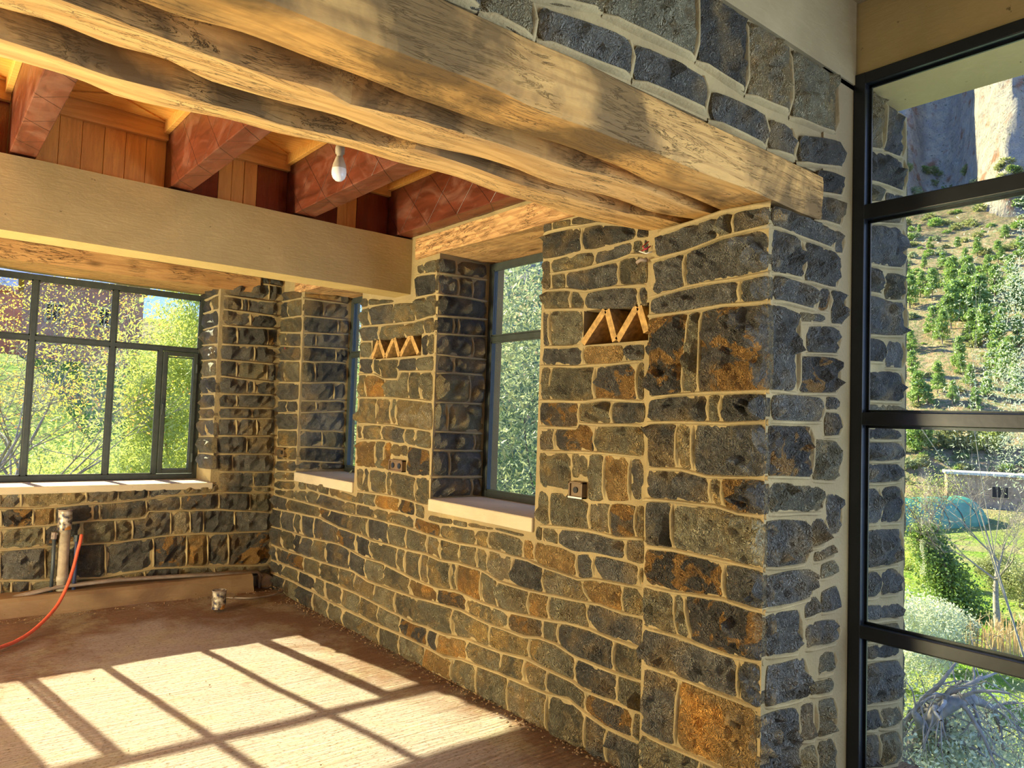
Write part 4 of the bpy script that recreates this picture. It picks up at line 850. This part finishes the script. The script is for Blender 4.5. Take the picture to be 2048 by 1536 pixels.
# ================================================================== outside
def smst(a, b, x):
    t = min(1, max(0, (x - a) / (b - a))); return t * t * (3 - 2 * t)
def H(x, y):
    d = math.hypot(x, y); az = math.degrees(math.atan2(x, y))
    r = smst(30, 52, az)                               # 0 towards the back windows, 1 towards the valley
    z_v = -3.2 - 6.8 * smst(4, 17, d) - .5 * smst(20, 26, d) * (1 - smst(33, 38, d))
    if d > 118: z_v += 1.6 * (smst(118, 122, d) + smst(134, 137, d) + smst(148, 152, d))
    if d > 150: z_v += (d - 150) * .50 + 5 * noise.noise(Vector((x * .013, y * .013, 3)))
    if d > 60: z_v += (1.6 * noise.noise(Vector((x * .06, y * .06, 0))) + .7 * noise.noise(Vector((x * .2, y * .2, 5)))) * smst(120, 170, d)
    dc = 395 - 60 * smst(68, 74, az) + 35 * noise.noise(Vector((az * .35, 0, 0)))
    if d > dc:
        q = (d - dc); z_v += 2.3 * q * (1 if q < 95 else 95 / q) + smst(0, 20, q) * (22 * abs(noise.noise(Vector((x * .02, y * .02, z_v * .012)))) + 16 * noise.noise(Vector((x * .06, y * .06, z_v * .05))) + 9 * noise.noise(Vector((x * .15, y * .15, z_v * .12))) + 5 * noise.noise(Vector((x * .35, y * .35, z_v * .3))))
    z_b = -3.0 - 1.5 * smst(6, 20, d) + 9.0 * smst(26, 56, d) + 6 * smst(60, 120, d) + .5 * noise.noise(Vector((x * .1, y * .1, 0)))
    if d > 120: z_b += (d - 120) * .12
    return z_b * (1 - r) + z_v * r
azs = np.concatenate([np.arange(-20, 62, 1.5), np.arange(62, 80, .18), np.arange(80, 118, 2)]); ds = [3.9]
while ds[-1] < 560: ds.append(ds[-1] * 1.016 + .12 if ds[-1] < 325 else ds[-1] + 2.2)
V = []
for a in azs:
    ca, sa = math.cos(math.radians(a)), math.sin(math.radians(a))
    for d in ds: V.append((d * sa, d * ca, H(d * sa, d * ca)))
nd = len(ds); Fq = [(i * nd + j, i * nd + j + 1, (i + 1) * nd + j + 1, (i + 1) * nd + j) for i in range(len(azs) - 1) for j in range(nd - 1)]
def mat_terrain():
    t = NT('valley_terrain'); c = t.co(); L = t.N('ShaderNodeVectorMath', {0: c}, operation='LENGTH').outputs['Value']
    g = t.N('ShaderNodeNewGeometry'); nzz = t.N('ShaderNodeSeparateXYZ', {'Vector': g.outputs['True Normal']}).outputs['Z']
    n = t.noise(c, .12, 5, .6); n2 = t.noise(c, .9, 5, .65); n3 = t.noise(c, .25, 6, .7); n4 = t.noise(c, 3.0, 4, .7)
    grass = t.mix(t.mask(n2, .42, .62), (.21, .38, .04), (.38, .44, .11)); grass = t.mix(t.mask(n, .50, .62), grass, (.42, .38, .18))
    earth = t.mix(t.mask(n3, .42, .62), (.45, .30, .17), (.56, .44, .27)); earth = t.mix(t.mask(n2, .47, .57), earth, (.24, .26, .11)); earth = t.mix(t.mask(n4, .60, .66), earth, (.54, .47, .36))
    rock = t.mix(t.mask(n3, .4, .65), (.54, .48, .43), (.76, .66, .50)); rock = t.mix(t.mask(n, .56, .66), rock, (.50, .27, .17)); rock = t.mix(t.mask(n2, .60, .66), rock, (.16, .19, .10))
    col = t.mix(t.mask(t.math('ADD', L, t.math('MULTIPLY', n2, 24)), 112, 140), grass, earth)
    col = t.mix(t.math('MULTIPLY', t.mask(L, 330, 350), t.mask(nzz, .78, .66)), col, rock)
    h = t.math('ADD', n2, t.math('MULTIPLY', n4, .6))
    hb = t.math('MULTIPLY', t.math('ADD', t.noise(c, .09, 8, .68, .6), t.math('MULTIPLY', t.N('ShaderNodeTexVoronoi', {'Vector': c, 'Scale': .11}).outputs['Distance'], .5)), t.mask(L, 325, 350))
    return t.out(col, .95, t.bump(hb, 1.0, 26.0, t.bump(h, 1.0, 1.6)), spec=.1)
M_TERR = mat_terrain()
link('hillside', mesh_np('hillside', V, Fq), M_TERR, kind='structure')
def hit(px, py, d0=5, d1=520):
    dr = ray(px, py); dr = dr / np.linalg.norm(dr); t = d0
    while t < d1:
        p = CAM + dr * t
        if p[2] < H(p[0], p[1]): return p
        t += max(.25, t * .008)
    return CAM + dr * d1
t_ = NT('river_water'); c_ = t_.co(); n_w = t_.noise(c_, 1.5, 4)
M_RIVER = t_.out(t_.mix(t_.mask(n_w, .3, .7), (.26, .42, .34), (.40, .54, .45)), .25, t_.bump(n_w, .25, .05), spec=.5)
rv = []
for a in np.arange(50, 110, 2.0):
    d0_ = 22.5 + 1.2 * math.sin(a * .5); d1_ = 33.0 + 1.5 * math.sin(a * .33 + 1)
    for d in (d0_, d1_): rv.append((d * math.sin(math.radians(a)), d * math.cos(math.radians(a)), -10.18))
Fq = [(2 * i, 2 * i + 1, 2 * i + 3, 2 * i + 2) for i in range(len(rv) // 2 - 1)]
link('river', mesh_np('river', rv, Fq), M_RIVER, kind='structure')
# foliage helpers -----------------------------------------------------
def mat_leaf(name, a, b, trans=.5, tip=None):
    t = NT(name); t.n.remove(t.b); oi = t.N('ShaderNodeTexCoord'); n = t.noise(oi.outputs['Object'], 1.3, 3); n2 = t.noise(oi.outputs['Object'], 14, 2)
    col = t.mix(t.mask(n, .35, .65), a, b); col = t.mix(t.math('MULTIPLY', t.mask(n2, .45, .6), .5), col, tuple(x * 1.35 for x in b))
    if tip: col = t.mix(t.mask(t.noise(oi.outputs['Object'], 5, 2), .53, .58), col, tip)
    df = t.N('ShaderNodeBsdfDiffuse', {'Color': col}); tl = t.N('ShaderNodeBsdfTranslucent', {'Color': col}); m1 = t.N('ShaderNodeMixShader', {0: trans, 1: df.outputs[0], 2: tl.outputs[0]})
    gl = t.N('ShaderNodeBsdfGlossy', {'Roughness': .45}); m2 = t.N('ShaderNodeMixShader', {0: .05, 1: m1.outputs[0], 2: gl.outputs[0]})
    t.l.new(m2.outputs[0], t.o.inputs[0]); return t.m
ML_YEL = mat_leaf('young_yellow_leaves', (.60, .62, .06), (.80, .64, .10), .5, (.90, .38, .10))
ML_LIME = mat_leaf('lime_green_leaves', (.34, .42, .07), (.56, .60, .18), .5)
ML_OLIVE = mat_leaf('olive_leaves', (.12, .165, .08), (.46, .50, .27), .4)
ML_OLIVE2 = mat_leaf('dark_olive_leaves', (.07, .12, .075), (.20, .27, .15), .35)
ML_PINE = mat_leaf('pine_needles', (.17, .28, .06), (.30, .42, .11), .4)
ML_IVY = mat_leaf('ivy_leaves', (.08, .16, .03), (.22, .32, .07), .4)
ML_PALE = mat_leaf('pale_silver_leaves', (.40, .44, .27), (.62, .65, .45), .4)
ML_SCRUB = mat_leaf('scrub_leaves', (.20, .25, .08), (.36, .36, .15), .4)
ML_REED = mat_leaf('dry_reed', (.62, .45, .22), (.80, .62, .34), .3)
M_BARK = mat_plain('grey_bark', (.30, .25, .20), .9, 0, .35, 9); M_BARKD = mat_plain('brown_bark', (.17, .12, .09), .9, 0, .35, 9); M_PALEB = mat_plain('bleached_wood', (.30, .26, .22), .85, 0, .4, 9)
def leaves(C, L, Wd, seed, droop=0.0):
    r = np.random.default_rng(seed); n = len(C); a = r.normal(size=(n, 3)); a[:, 2] -= droop; a /= np.linalg.norm(a, axis=1)[:, None]
    b = np.cross(a, r.normal(size=(n, 3))); b /= np.linalg.norm(b, axis=1)[:, None]
    l = L * r.uniform(.6, 1.3, (n, 1)) / 2; w = Wd * r.uniform(.7, 1.3, (n, 1)) / 2
    V = np.stack([C - a * l, C + b * w, C + a * l, C - b * w], 1).reshape(-1, 3)
    return V, np.arange(4 * n).reshape(-1, 4)
MINR = [1.0]
def skeleton(rng, mb_, p, d, length, rad, level, tips, spread=.6, up=.15, wob=.25, nseg=4, kids=(2, 4)):
    rad = max(rad, 0.0028 * MINR[0]); pts = [p]; q = p.copy(); dd = d.copy(); rs = [rad]
    for k in range(nseg):
        dd = (dd + Vector((rng.gauss(0, wob), rng.gauss(0, wob), rng.gauss(0, wob) + up * .5)) * .5).normalized(); q = q + dd * length / nseg; pts.append(q.copy()); rs.append(rad * (1 - .55 * (k + 1) / nseg))
    mb_.tube(pts, rs, 6 if level > 1 else 4, cap=False)
    if level == 0: tips.append(q); tips.append(pts[-2]); return
    for k in range(rng.randint(*kids)):
        i = rng.randint(max(1, nseg // 2), nseg); nd_ = (dd + Vector((rng.gauss(0, spread), rng.gauss(0, spread), rng.gauss(up, spread * .6)))).normalized()
        skeleton(rng, mb_, pts[i], nd_, length * rng.uniform(.55, .8), rs[i] * .62, level - 1, tips, spread, up, wob, nseg, kids)
def tree(name, label, loc, height, levels, seed, leafmat, nleaf, L, Wd, bark=M_BARK, trunk_r=.12, crown=None, crown_frac=.5, tipr=.35, cat='tree', group=None, lean=(0, 0), spread=.6, up=.15, droop=.2, kids=(2, 4), trunk_part=.35, wob=.2):
    rng = random.Random(seed); root = empty(name, loc); tag(root, label, cat, group); mb_ = MB(); tips = []
    skeleton(rng, mb_, Vector((0, 0, -.3)), Vector((lean[0], lean[1], 1)).normalized(), height * trunk_part, trunk_r, levels, tips, spread, up, wob, 4, kids)
    mz = sorted(t.z for t in tips)[int(len(tips) * .97)]; k_ = height / max(.5, mz); mb_.v = [(v[0] * k_, v[1] * k_, v[2] * k_) for v in mb_.v]
    mb_.build('trunk', bark, root, smooth=True)
    if nleaf:
        r = np.random.default_rng(seed); T = np.array([tuple(t * k_) for t in tips]); n1 = int(nleaf * (1 - crown_frac)); C = T[r.integers(0, len(T), n1)] + r.normal(scale=tipr, size=(n1, 3))
        if crown:
            n2 = nleaf - n1; (cx, cy, cz), (rx, ry, rz) = crown; nc = max(12, n2 // 160)
            u = r.normal(size=(nc, 3)); u /= np.linalg.norm(u, axis=1)[:, None]; u *= r.uniform(.25, 1, (nc, 1)) ** .5
            cc = u * [rx, ry, rz] + [cx, cy, cz]; C = np.vstack([C, cc[r.integers(0, nc, n2)] + r.normal(scale=min(rx, rz) * .16, size=(n2, 3))])
        V_, F_q = leaves(C, L, Wd, seed + 1, droop); link('foliage', mesh_np('foliage', V_, F_q), leafmat, root, 'stuff')
    return root
def G(px, d):      # ground point in the direction of a picture column, d metres away
    a = math.atan2(*ray(px, 840)[:2]); x, y = d * math.sin(a), d * math.cos(a); return (x, y, H(x, y))
# trees outside the back window
tree('young_leaved_tree', 'bare-branched tree with young yellow and orange leaves outside the gridded window', G(-40, 12.0), 7.3, 5, 21, ML_YEL, 9000, .045, .020, M_BARK, .08, None, 0, .12, spread=.75, up=.02, kids=(3, 4))
tree('young_leaved_tree', 'second yellow-leaved tree with dark twigs behind the middle panes', G(150, 13.5), 7.6, 5, 25, ML_YEL, 9000, .045, .020, M_BARK, .07, None, 0, .13, spread=.75, up=.0, kids=(3, 4))
g_ = G(335, 14.5); tree('willow_tree', 'dense lime-green tree filling the right panes of the gridded window', g_, 7.4, 4, 31, ML_LIME, 42000, .13, .026, M_BARKD, .12, ((0.25, 0, 4.6), (1.0, 1.2, 3.4)), .85, .4)
g_ = G(190, 19.0); tree('willow_tree', 'low lime-green tree behind the yellow-leaved branches', g_, 5.0, 4, 33, ML_LIME, 30000, .14, .035, M_BARKD, .12, ((0, 0, 3.1), (3.2, 1.5, 2.1)), .85, .4)
g_ = G(-10, 21.0); tree('olive_tree', 'grey-green tree at the far left behind the window grid', g_, 5.0, 4, 35, ML_OLIVE, 22000, .14, .035, M_BARKD, .12, ((0, 0, 3.0), (2.4, 1.5, 2.0)), .85, .4)
g_ = G(480, 17.0); tree('willow_tree', 'lime-green tree standing beyond the stone corner', g_, 6.0, 4, 37, ML_LIME, 14000, .13, .03, M_BARKD, .12, ((0, 0, 3.6), (1.6, 1.3, 2.6)), .85, .4)
# olive trees outside the side windows
g_ = G(1035, 8.6); tree('olive_tree', 'dense silvery olive tree filling the tall window beside the bulb', g_, 6.5, 5, 41, ML_OLIVE, 38000, .105, .024, M_BARKD, .14, ((0, 0, 4.6), (1.9, 1.9, 3.8)), .8, .35)
g_ = G(1000, 12.5); tree('olive_tree', 'darker olive tree behind the silvery one', g_, 7.5, 4, 43, ML_OLIVE2, 36000, .14, .04, M_BARKD, .16, ((0, 0, 5.0), (3.2, 2.6, 4.6)), .9, .5)
g_ = G(735, 13.5); tree('olive_tree', 'olive tree outside the narrow far window', g_, 7.0, 4, 45, ML_OLIVE, 22000, .11, .03, M_BARKD, .14, ((0, 0, 4.9), (1.9, 1.8, 4.0)), .85, .4)
# red earth house and distant mountain behind the trees
def house(name, label, c, ang, w, dpt, h, wallm, roofm, wins, cat='house'):
    root = empty(name, c); root.rotation_euler = (0, 0, ang); tag(root, label, cat)
    MB().box(-w / 2, w / 2, -dpt / 2, dpt / 2, -1.5, h).build('wall', wallm, root)
    MB().box(-w / 2 - .3, w / 2 + .3, -dpt / 2 - .3, dpt / 2 + .3, h, h + .35).build('roof', roofm, root)
    for (x, z, ww, hh) in wins:
        f = MB().box(x - ww / 2 - .12, x + ww / 2 + .12, -dpt / 2 - .08, -dpt / 2 + .02, z - .12, z + hh + .12).build('window', M_TERRA2, root)
        MB().box(x - ww / 2, x + ww / 2, -dpt / 2 - .10, -dpt / 2 - .07, z, z + hh).build('window_pane', M_HOLE, f)
        for q in range(1, 3): MB().box(x - ww / 2 + ww * q / 3 - .03, x - ww / 2 + ww * q / 3 + .03, -dpt / 2 - .13, -dpt / 2 - .09, z, z + hh).build('window_bar', M_TERRA2, f)
    return root
M_TERRA2 = mat_plain('weathered_wood_trim', (.50, .36, .22), .8); M_REDW_ = mat_plain('red_earth_wall', (.50, .22, .14), .95, 0, .2, 1.2); M_STW = mat_plain('brown_rubble_wall', (.42, .29, .18), .95, 0, .35, 2.5)
M_ROOFW = mat_plain('pale_roof_edge', (.62, .60, .55), .9, 0, .25, 2)
gp = G(150, 56); house('earth_house', 'red-earth house glimpsed through the branches behind the window', (gp[0], gp[1], gp[2]), -.1, 6.5, 6, 4.5, M_REDW_, M_TERRA, [(-1.6, 2.2, .8, 1.0), (1.2, 2.2, .8, 1.0)])
gp = G(40, 66); house('earth_house', 'second red-earth house at the far left behind the orange leaves', (gp[0], gp[1], gp[2]), .1, 8, 6, 5.2, M_REDW_, M_REDW_, [(0, 2.6, .8, 1.0)])
V = []; n1 = 70
for j in range(14):
    for i in range(n1):
        a = math.radians(-25 + 75 * i / (n1 - 1)); d = 700 + 30 * j; w_ = 1 - abs(j - 8) / 9
        V.append((d * math.sin(a), d * math.cos(a), -20 + (150 + 60 * noise.noise(Vector((a * 6, 0, 0))) + 14 * noise.noise(Vector((a * 30, j * .4, 0)))) * max(0, w_) ** .6))
Fq = [(j * n1 + i, j * n1 + i + 1, (j + 1) * n1 + i + 1, (j + 1) * n1 + i) for j in range(13) for i in range(n1 - 1)]
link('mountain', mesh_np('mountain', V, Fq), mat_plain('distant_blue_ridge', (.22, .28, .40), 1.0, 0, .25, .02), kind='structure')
# valley: greenhouse, hut
root = empty('greenhouse_tunnel'); pa, pb = hit(1640, 1062), hit(1918, 1030); A_ = Vector(pa); B_ = Vector(pb); zc = min(A_.z, B_.z) - .2; ax_ = (B_ - A_); ax_.z = 0; Lg = ax_.length; ax_.normalize(); sd = Vector((-ax_.y, ax_.x, 0))
root.location = (A_.x, A_.y, zc); tag(root, 'green plastic-covered greenhouse tunnel in the valley field', 'greenhouse')
t_ = NT('green_plastic_sheet'); M_GH = t_.out(t_.mix(t_.mask(t_.noise(t_.co(), .5, 4), .3, .7), (.04, .24, .17), (.09, .34, .25)), .4, spec=.5)
Rg = 3.9; V = []; ns, nl = 16, 26
for i in range(nl + 1):
    for k in range(ns + 1):
        a = PI * k / ns; rr = Rg * (1 - .012 * (i % 2)) * (1 if i not in (0, nl) else 1); p = ax_ * (Lg * i / nl) + sd * (rr * math.cos(a)); V.append((p.x, p.y, rr * .98 * math.sin(a)))
Fc = [(i * (ns + 1) + k, i * (ns + 1) + k + 1, (i + 1) * (ns + 1) + k + 1, (i + 1) * (ns + 1) + k) for i in range(nl) for k in range(ns)] + [tuple(range(ns + 1)), tuple(nl * (ns + 1) + k for k in range(ns, -1, -1))]
MB().add(V, Fc).build('plastic_cover', M_GH, root, smooth=False)
for i in range(0, nl + 1, 3):
    p = ax_ * (Lg * i / nl); MB().tube([(p.x + sd.x * Rg * 1.01 * math.cos(PI * k / 12), p.y + sd.y * Rg * 1.01 * math.cos(PI * k / 12), Rg * .995 * math.sin(PI * k / 12)) for k in range(13)], .06, 5).build('hoop', M_BARKD, root)
hp = hit(2030, 1016); an = math.atan2(hp[1], hp[0]) - PI / 2; an = math.atan2(-hp[0], hp[1]) + .12
house('stone_hut', 'low brown stone hut with a pale flat roof beside the greenhouse', (hp[0], hp[1], hp[2]), an, 17.5, 7, 4.6, M_STW, M_ROOFW, [(-2.2, 1.6, 1.9, 1.5), (4.3, 1.6, 1.9, 1.5)], 'hut')
# pines on the hillside
rngp = random.Random(77)
def pine_proto(seed, ht):
    r = np.random.default_rng(seed); C = []
    for k in range(46):
        t_ = r.uniform(.22, 1.0); rad = ht * .26 * (1 - t_) ** .7 * (0.5 + .5 * r.uniform()) + .12; a = r.uniform(0, 2 * PI); c = np.array([rad * math.cos(a), rad * math.sin(a), ht * t_]); C.append(c + r.normal(scale=(ht * .045, ht * .045, ht * .03), size=(34, 3)))
    V_, F_q = leaves(np.vstack(C), .75, .26, seed); fm = mesh_np('needles', V_, F_q); fm.materials.append(ML_PINE)
    tm = MB().tube([(0, 0, -.6), (.1, 0, ht * .4), (0, .05, ht * .95)], [ht * .02, ht * .014, .03], 6).mesh('trunk'); tm.materials.append(M_BARKD); return fm, tm
protos = [pine_proto(s, 8.0) for s in (1, 2, 3)]
spots = [(1820, 617, 62), (1864, 602, 60), (1841, 598, 50), (1903, 583, 62), (1933, 592, 72), (1957, 640, 80), (1963, 640, 76), (1908, 646, 78), (1865, 675, 56), (1885, 690, 62), (1918, 742, 62), (1824, 757, 50), (1921, 753, 40), (1986, 757, 66), (2008, 772, 74), (1875, 791, 60),
         (1836, 815, 66), (1947, 651, 70), (2000, 704, 76), (1967, 699, 80), (2020, 738, 56), (1943, 690, 62), (1902, 661, 82), (1996, 530, 42), (2020, 569, 50), (1955, 515, 36), (1990, 600, 60), (2030, 640, 74), (1926, 640, 70), (1812, 690, 34), (1940, 775, 40), (1975, 800, 50),
         (2030, 800, 60), (1855, 815, 40), (1905, 812, 46), (1822, 705, 40), (1950, 826, 44), (1815, 560, 30), (1885, 540, 32), (1930, 530, 30), (1848, 540, 26), (2040, 520, 40), (1975, 560, 44), (1915, 500, 24), (1860, 500, 24), (2010, 480, 26), (1838, 470, 20), (2035, 700, 60)]
first = True
for i, (px_, py_, hpx) in enumerate(spots):
    p = hit(px_, py_, 60); dist = math.hypot(p[0], p[1]); ht = hpx / FPX * dist * .95; fm, tm = protos[i % 3]
    root = empty('pine_tree', (p[0], p[1], p[2])); root.scale = (ht / 8 * rngp.uniform(.9, 1.15),) * 2 + (ht / 8,); root.rotation_euler = (0, 0, rngp.uniform(0, 6))
    tag(root, ('small' if hpx < 40 else 'medium' if hpx < 62 else 'tall') + ' green pine ' + ('high on the hillside' if py_ < 600 else 'half way up the hillside' if py_ < 720 else 'low on the hillside above the terraces') + (', at its left by the pier' if px_ < 1870 else ', in the middle of the view' if px_ < 1960 else ', at its right'), 'tree', 'pines on the hillside')
    o = link('crown', fm, None, root, 'stuff'); link('trunk', tm, None, root)
# scrub bushes on the slope
def bush_mesh(seed, mat, n=260, L=.5, Wd=.22):
    r = np.random.default_rng(seed); u = r.normal(size=(n, 3)); u /= np.linalg.norm(u, axis=1)[:, None]; u *= r.uniform(.5, 1, (n, 1)); C = u * [1, 1, .7] + [0, 0, .5]
    V_, F_q = leaves(C, L, Wd, seed); m = mesh_np('bush', V_, F_q); m.materials.append(mat); return m
bms = [bush_mesh(1, ML_SCRUB), bush_mesh(2, ML_SCRUB), bush_mesh(3, ML_PINE), bush_mesh(4, ML_OLIVE)]
for i in range(260):
    px_ = rngp.uniform(1800, 2070); py_ = rngp.choice([rngp.uniform(330, 620), rngp.uniform(330, 850), rngp.uniform(860, 975)]); p = hit(px_, py_, 60)
    dist = math.hypot(p[0], p[1]); s_ = rngp.uniform(5, 13) / FPX * dist
    o = link('scrub_bush', bms[i % 4], None); o.location = tuple(p); o.scale = (s_, s_, s_ * rngp.uniform(.7, 1.1)); o.rotation_euler = (0, 0, rngp.uniform(0, 6))
    tag(o, ('dusty olive-green', 'grey-green', 'bright green', 'silvery green')[i % 4] + ' scrub bush ' + ('on the upper slope below the cliff' if py_ < 500 else 'among the pines of the middle slope' if py_ < 700 else 'on the lower slope below the pines' if py_ < 855 else 'on the terraces above the greenhouse'), 'bush', 'scrub bushes on the hillside')
# trees and bushes of the valley floor
MINR[0] = 3.5
p = hit(1998, 1262); tree('bare_tree', 'tall bare brown-trunked tree standing in the green field', tuple(p), 9.5, 5, 51, ML_SCRUB, 700, .12, .05, M_BARK, .20, None, 0, .25, spread=.6, up=.12, kids=(3, 4), trunk_part=.42)
p = hit(1925, 1232); ivt = tree('ivy_clad_tree', 'leaning tree clad in dark green ivy with bare twigs above', tuple(p), 9.0, 5, 53, ML_LIME, 1600, .14, .06, M_BARKD, .20, None, 0, .35, lean=(-.16, .28), spread=.5)
MINR[0] = 1.0
iv = ivt
r_ = np.random.default_rng(9); nn = 16000; tt = r_.uniform(0, 1, nn) ** .9; lx = np.array([-.75, 1.25, 0]); Cc = np.stack([lx[0] * tt * 1.6, lx[1] * tt * 1.6, tt * 5.6], 1) + r_.normal(size=(nn, 3)) * np.stack([.35 + 1.0 * (1 - tt) * .55] * 3, 1) * [1, 1, .5]
V_, F_q = leaves(Cc, .2, .13, 10); link('ivy', mesh_np('ivy', V_, F_q), ML_IVY, iv, 'stuff')
for k, (a_, b_, hh, mt, lab) in enumerate([(1812, 1380, 4.6, ML_PALE, 'silvery bush at the foot of the stone pier view'), (1868, 1335, 3.6, ML_PALE, 'silvery bush right of the first, above the dead branches'), (1915, 1300, 2.2, ML_PALE, 'low silvery bush below the ivy-clad tree'),
        (1850, 1170, 3.6, ML_LIME, 'yellow-green bush left of the ivy-clad tree'), (1990, 1180, 3.2, ML_SCRUB, 'brown-green shrub behind the bare tree'), (2040, 1215, 3.2, ML_SCRUB, 'twiggy brown shrub at the field edge'),
        (1815, 1140, 2.4, ML_LIME, 'small bright green bush beside the pier'), (1840, 905, 6.0, ML_PINE, 'bright green bush on the terrace above the greenhouse'), (1975, 905, 6.5, ML_LIME, 'lime-green bush above the stone hut'),
        (1905, 905, 6.5, ML_SCRUB, 'grey-green shrub on the terrace between the bright bushes')]):
    p = hit(a_, b_); tree('shrub', lab, tuple(p), hh * .8, 3, 60 + k, mt, 9000 if b_ > 1000 else 4500, .16 if b_ > 1000 else .5, .06 if b_ > 1000 else .25, M_BARK, .05, ((0, 0, hh * .5), (hh * .42, hh * .42, hh * .45)), .8, .3, 'bush')
# pale-leaved tall tree at the right edge
g_ = G(2125, 19.0); tree('poplar_tree', 'tall pale-leaved tree at the right edge of the glazing', g_, 16, 4, 71, ML_PALE, 15000, .075, .020, M_PALEB, .12, ((0, 0, 13.6), (1.35, 1.35, 3.6)), .9, .3, spread=.25, trunk_part=.7, wob=.03)
# reeds
rr = random.Random(8); mb = MB()
for k in range(130):
    p = hit(rr.uniform(1925, 2060), rr.uniform(1285, 1330)); h_ = rr.uniform(1.0, 2.1); dx, dy = rr.gauss(0, .12), rr.gauss(0, .12)
    mb.tube([(p[0], p[1], p[2] - .1), (p[0] + dx * .4, p[1] + dy * .4, p[2] + h_ * .6), (p[0] + dx, p[1] + dy, p[2] + h_)], [.035, .025, .012], 4, cap=False)
    mb.tube([(p[0] + dx * .7, p[1] + dy * .7, p[2] + h_ * .8), (p[0] + dx * 2.4, p[1] + dy * 2.4, p[2] + h_ * .95)], [.03, .01], 4, cap=False)
tag(mb.build('reeds', ML_REED), 'dry golden reeds at the river bank', 'reeds', kind='stuff')
# fallen dead tree in the foreground below the glazing
rr = random.Random(15); root = empty('fallen_dead_tree', (0, 0, 0)); mb = MB(); tips = []
def dp(x, y, depth):
    d = ray(x, y); return Vector(CAM + d * depth)
base = dp(1790, 1560, 8.0); root.location = base
def rel(v): return v - base
trunks = [([(1780, 1580), (1800, 1525), (1836, 1480), (1850, 1450), (1880, 1420), (1915, 1402), (1945, 1398), (1985, 1415), (2000, 1455), (2006, 1500)], [.13, .12, .09, .075, .085, .07, .05, .035, .022, .012]),
          ([(1795, 1490), (1815, 1440), (1845, 1400), (1880, 1368), (1912, 1325)], [.035, .03, .028, .022, .012]),
          ([(1830, 1430), (1870, 1405), (1915, 1380), (1960, 1358), (1995, 1345)], [.035, .03, .025, .018, .01]),
          ([(1845, 1470), (1838, 1440), (1828, 1425)], [.05, .045, .03])]
for ti, (pts, rs) in enumerate(trunks):
    P3 = [rel(dp(x, y, 8.0 + .25 * math.sin(i + ti))) for i, (x, y) in enumerate(pts)]; mb.tube(P3, rs, 8, cap=True)
    for i in range(2, len(P3)):
        for k in range(4 if ti == 0 else 2):
            q = P3[i]; d_ = Vector((rr.gauss(.15, .5), rr.gauss(-.3, .5), rr.gauss(.3, .6))).normalized()
            skeleton(rr, mb, q, d_, rr.uniform(.35, .7), rs[i] * .38, 2, tips, .7, -.55, .35, 5, (2, 3))
mb.build('branch_wood', M_PALEB, root, smooth=True); tag(root, 'tangled dead fallen tree with bleached branches above the river', 'dead tree')
rr = random.Random(16); root = empty('bramble_thicket', tuple(G(1850, 8.8))); mb = MB(); tips = []
for k in range(26):
    q = dp(rr.uniform(1790, 1990), rr.uniform(1490, 1620), rr.uniform(7.6, 9.2)) - Vector(root.location)
    skeleton(rr, mb, q, Vector((rr.gauss(0, .5), rr.gauss(0, .5), 1)).normalized(), rr.uniform(.3, .55), .012, 2, tips, .9, -.2, .4, 4, (2, 4))
mb.build('twigs', M_BARKD, root, kind='stuff')
r_ = np.random.default_rng(3); T = np.array([tuple(t) for t in tips]); C = T[r_.integers(0, len(T), 9000)] + r_.normal(scale=.14, size=(9000, 3)); V_, F_q = leaves(C, .06, .03, 5); link('foliage', mesh_np('foliage', V_, F_q), ML_PALE, root, 'stuff')
tag(root, 'dark twiggy thicket under the fallen dead tree', 'thicket')
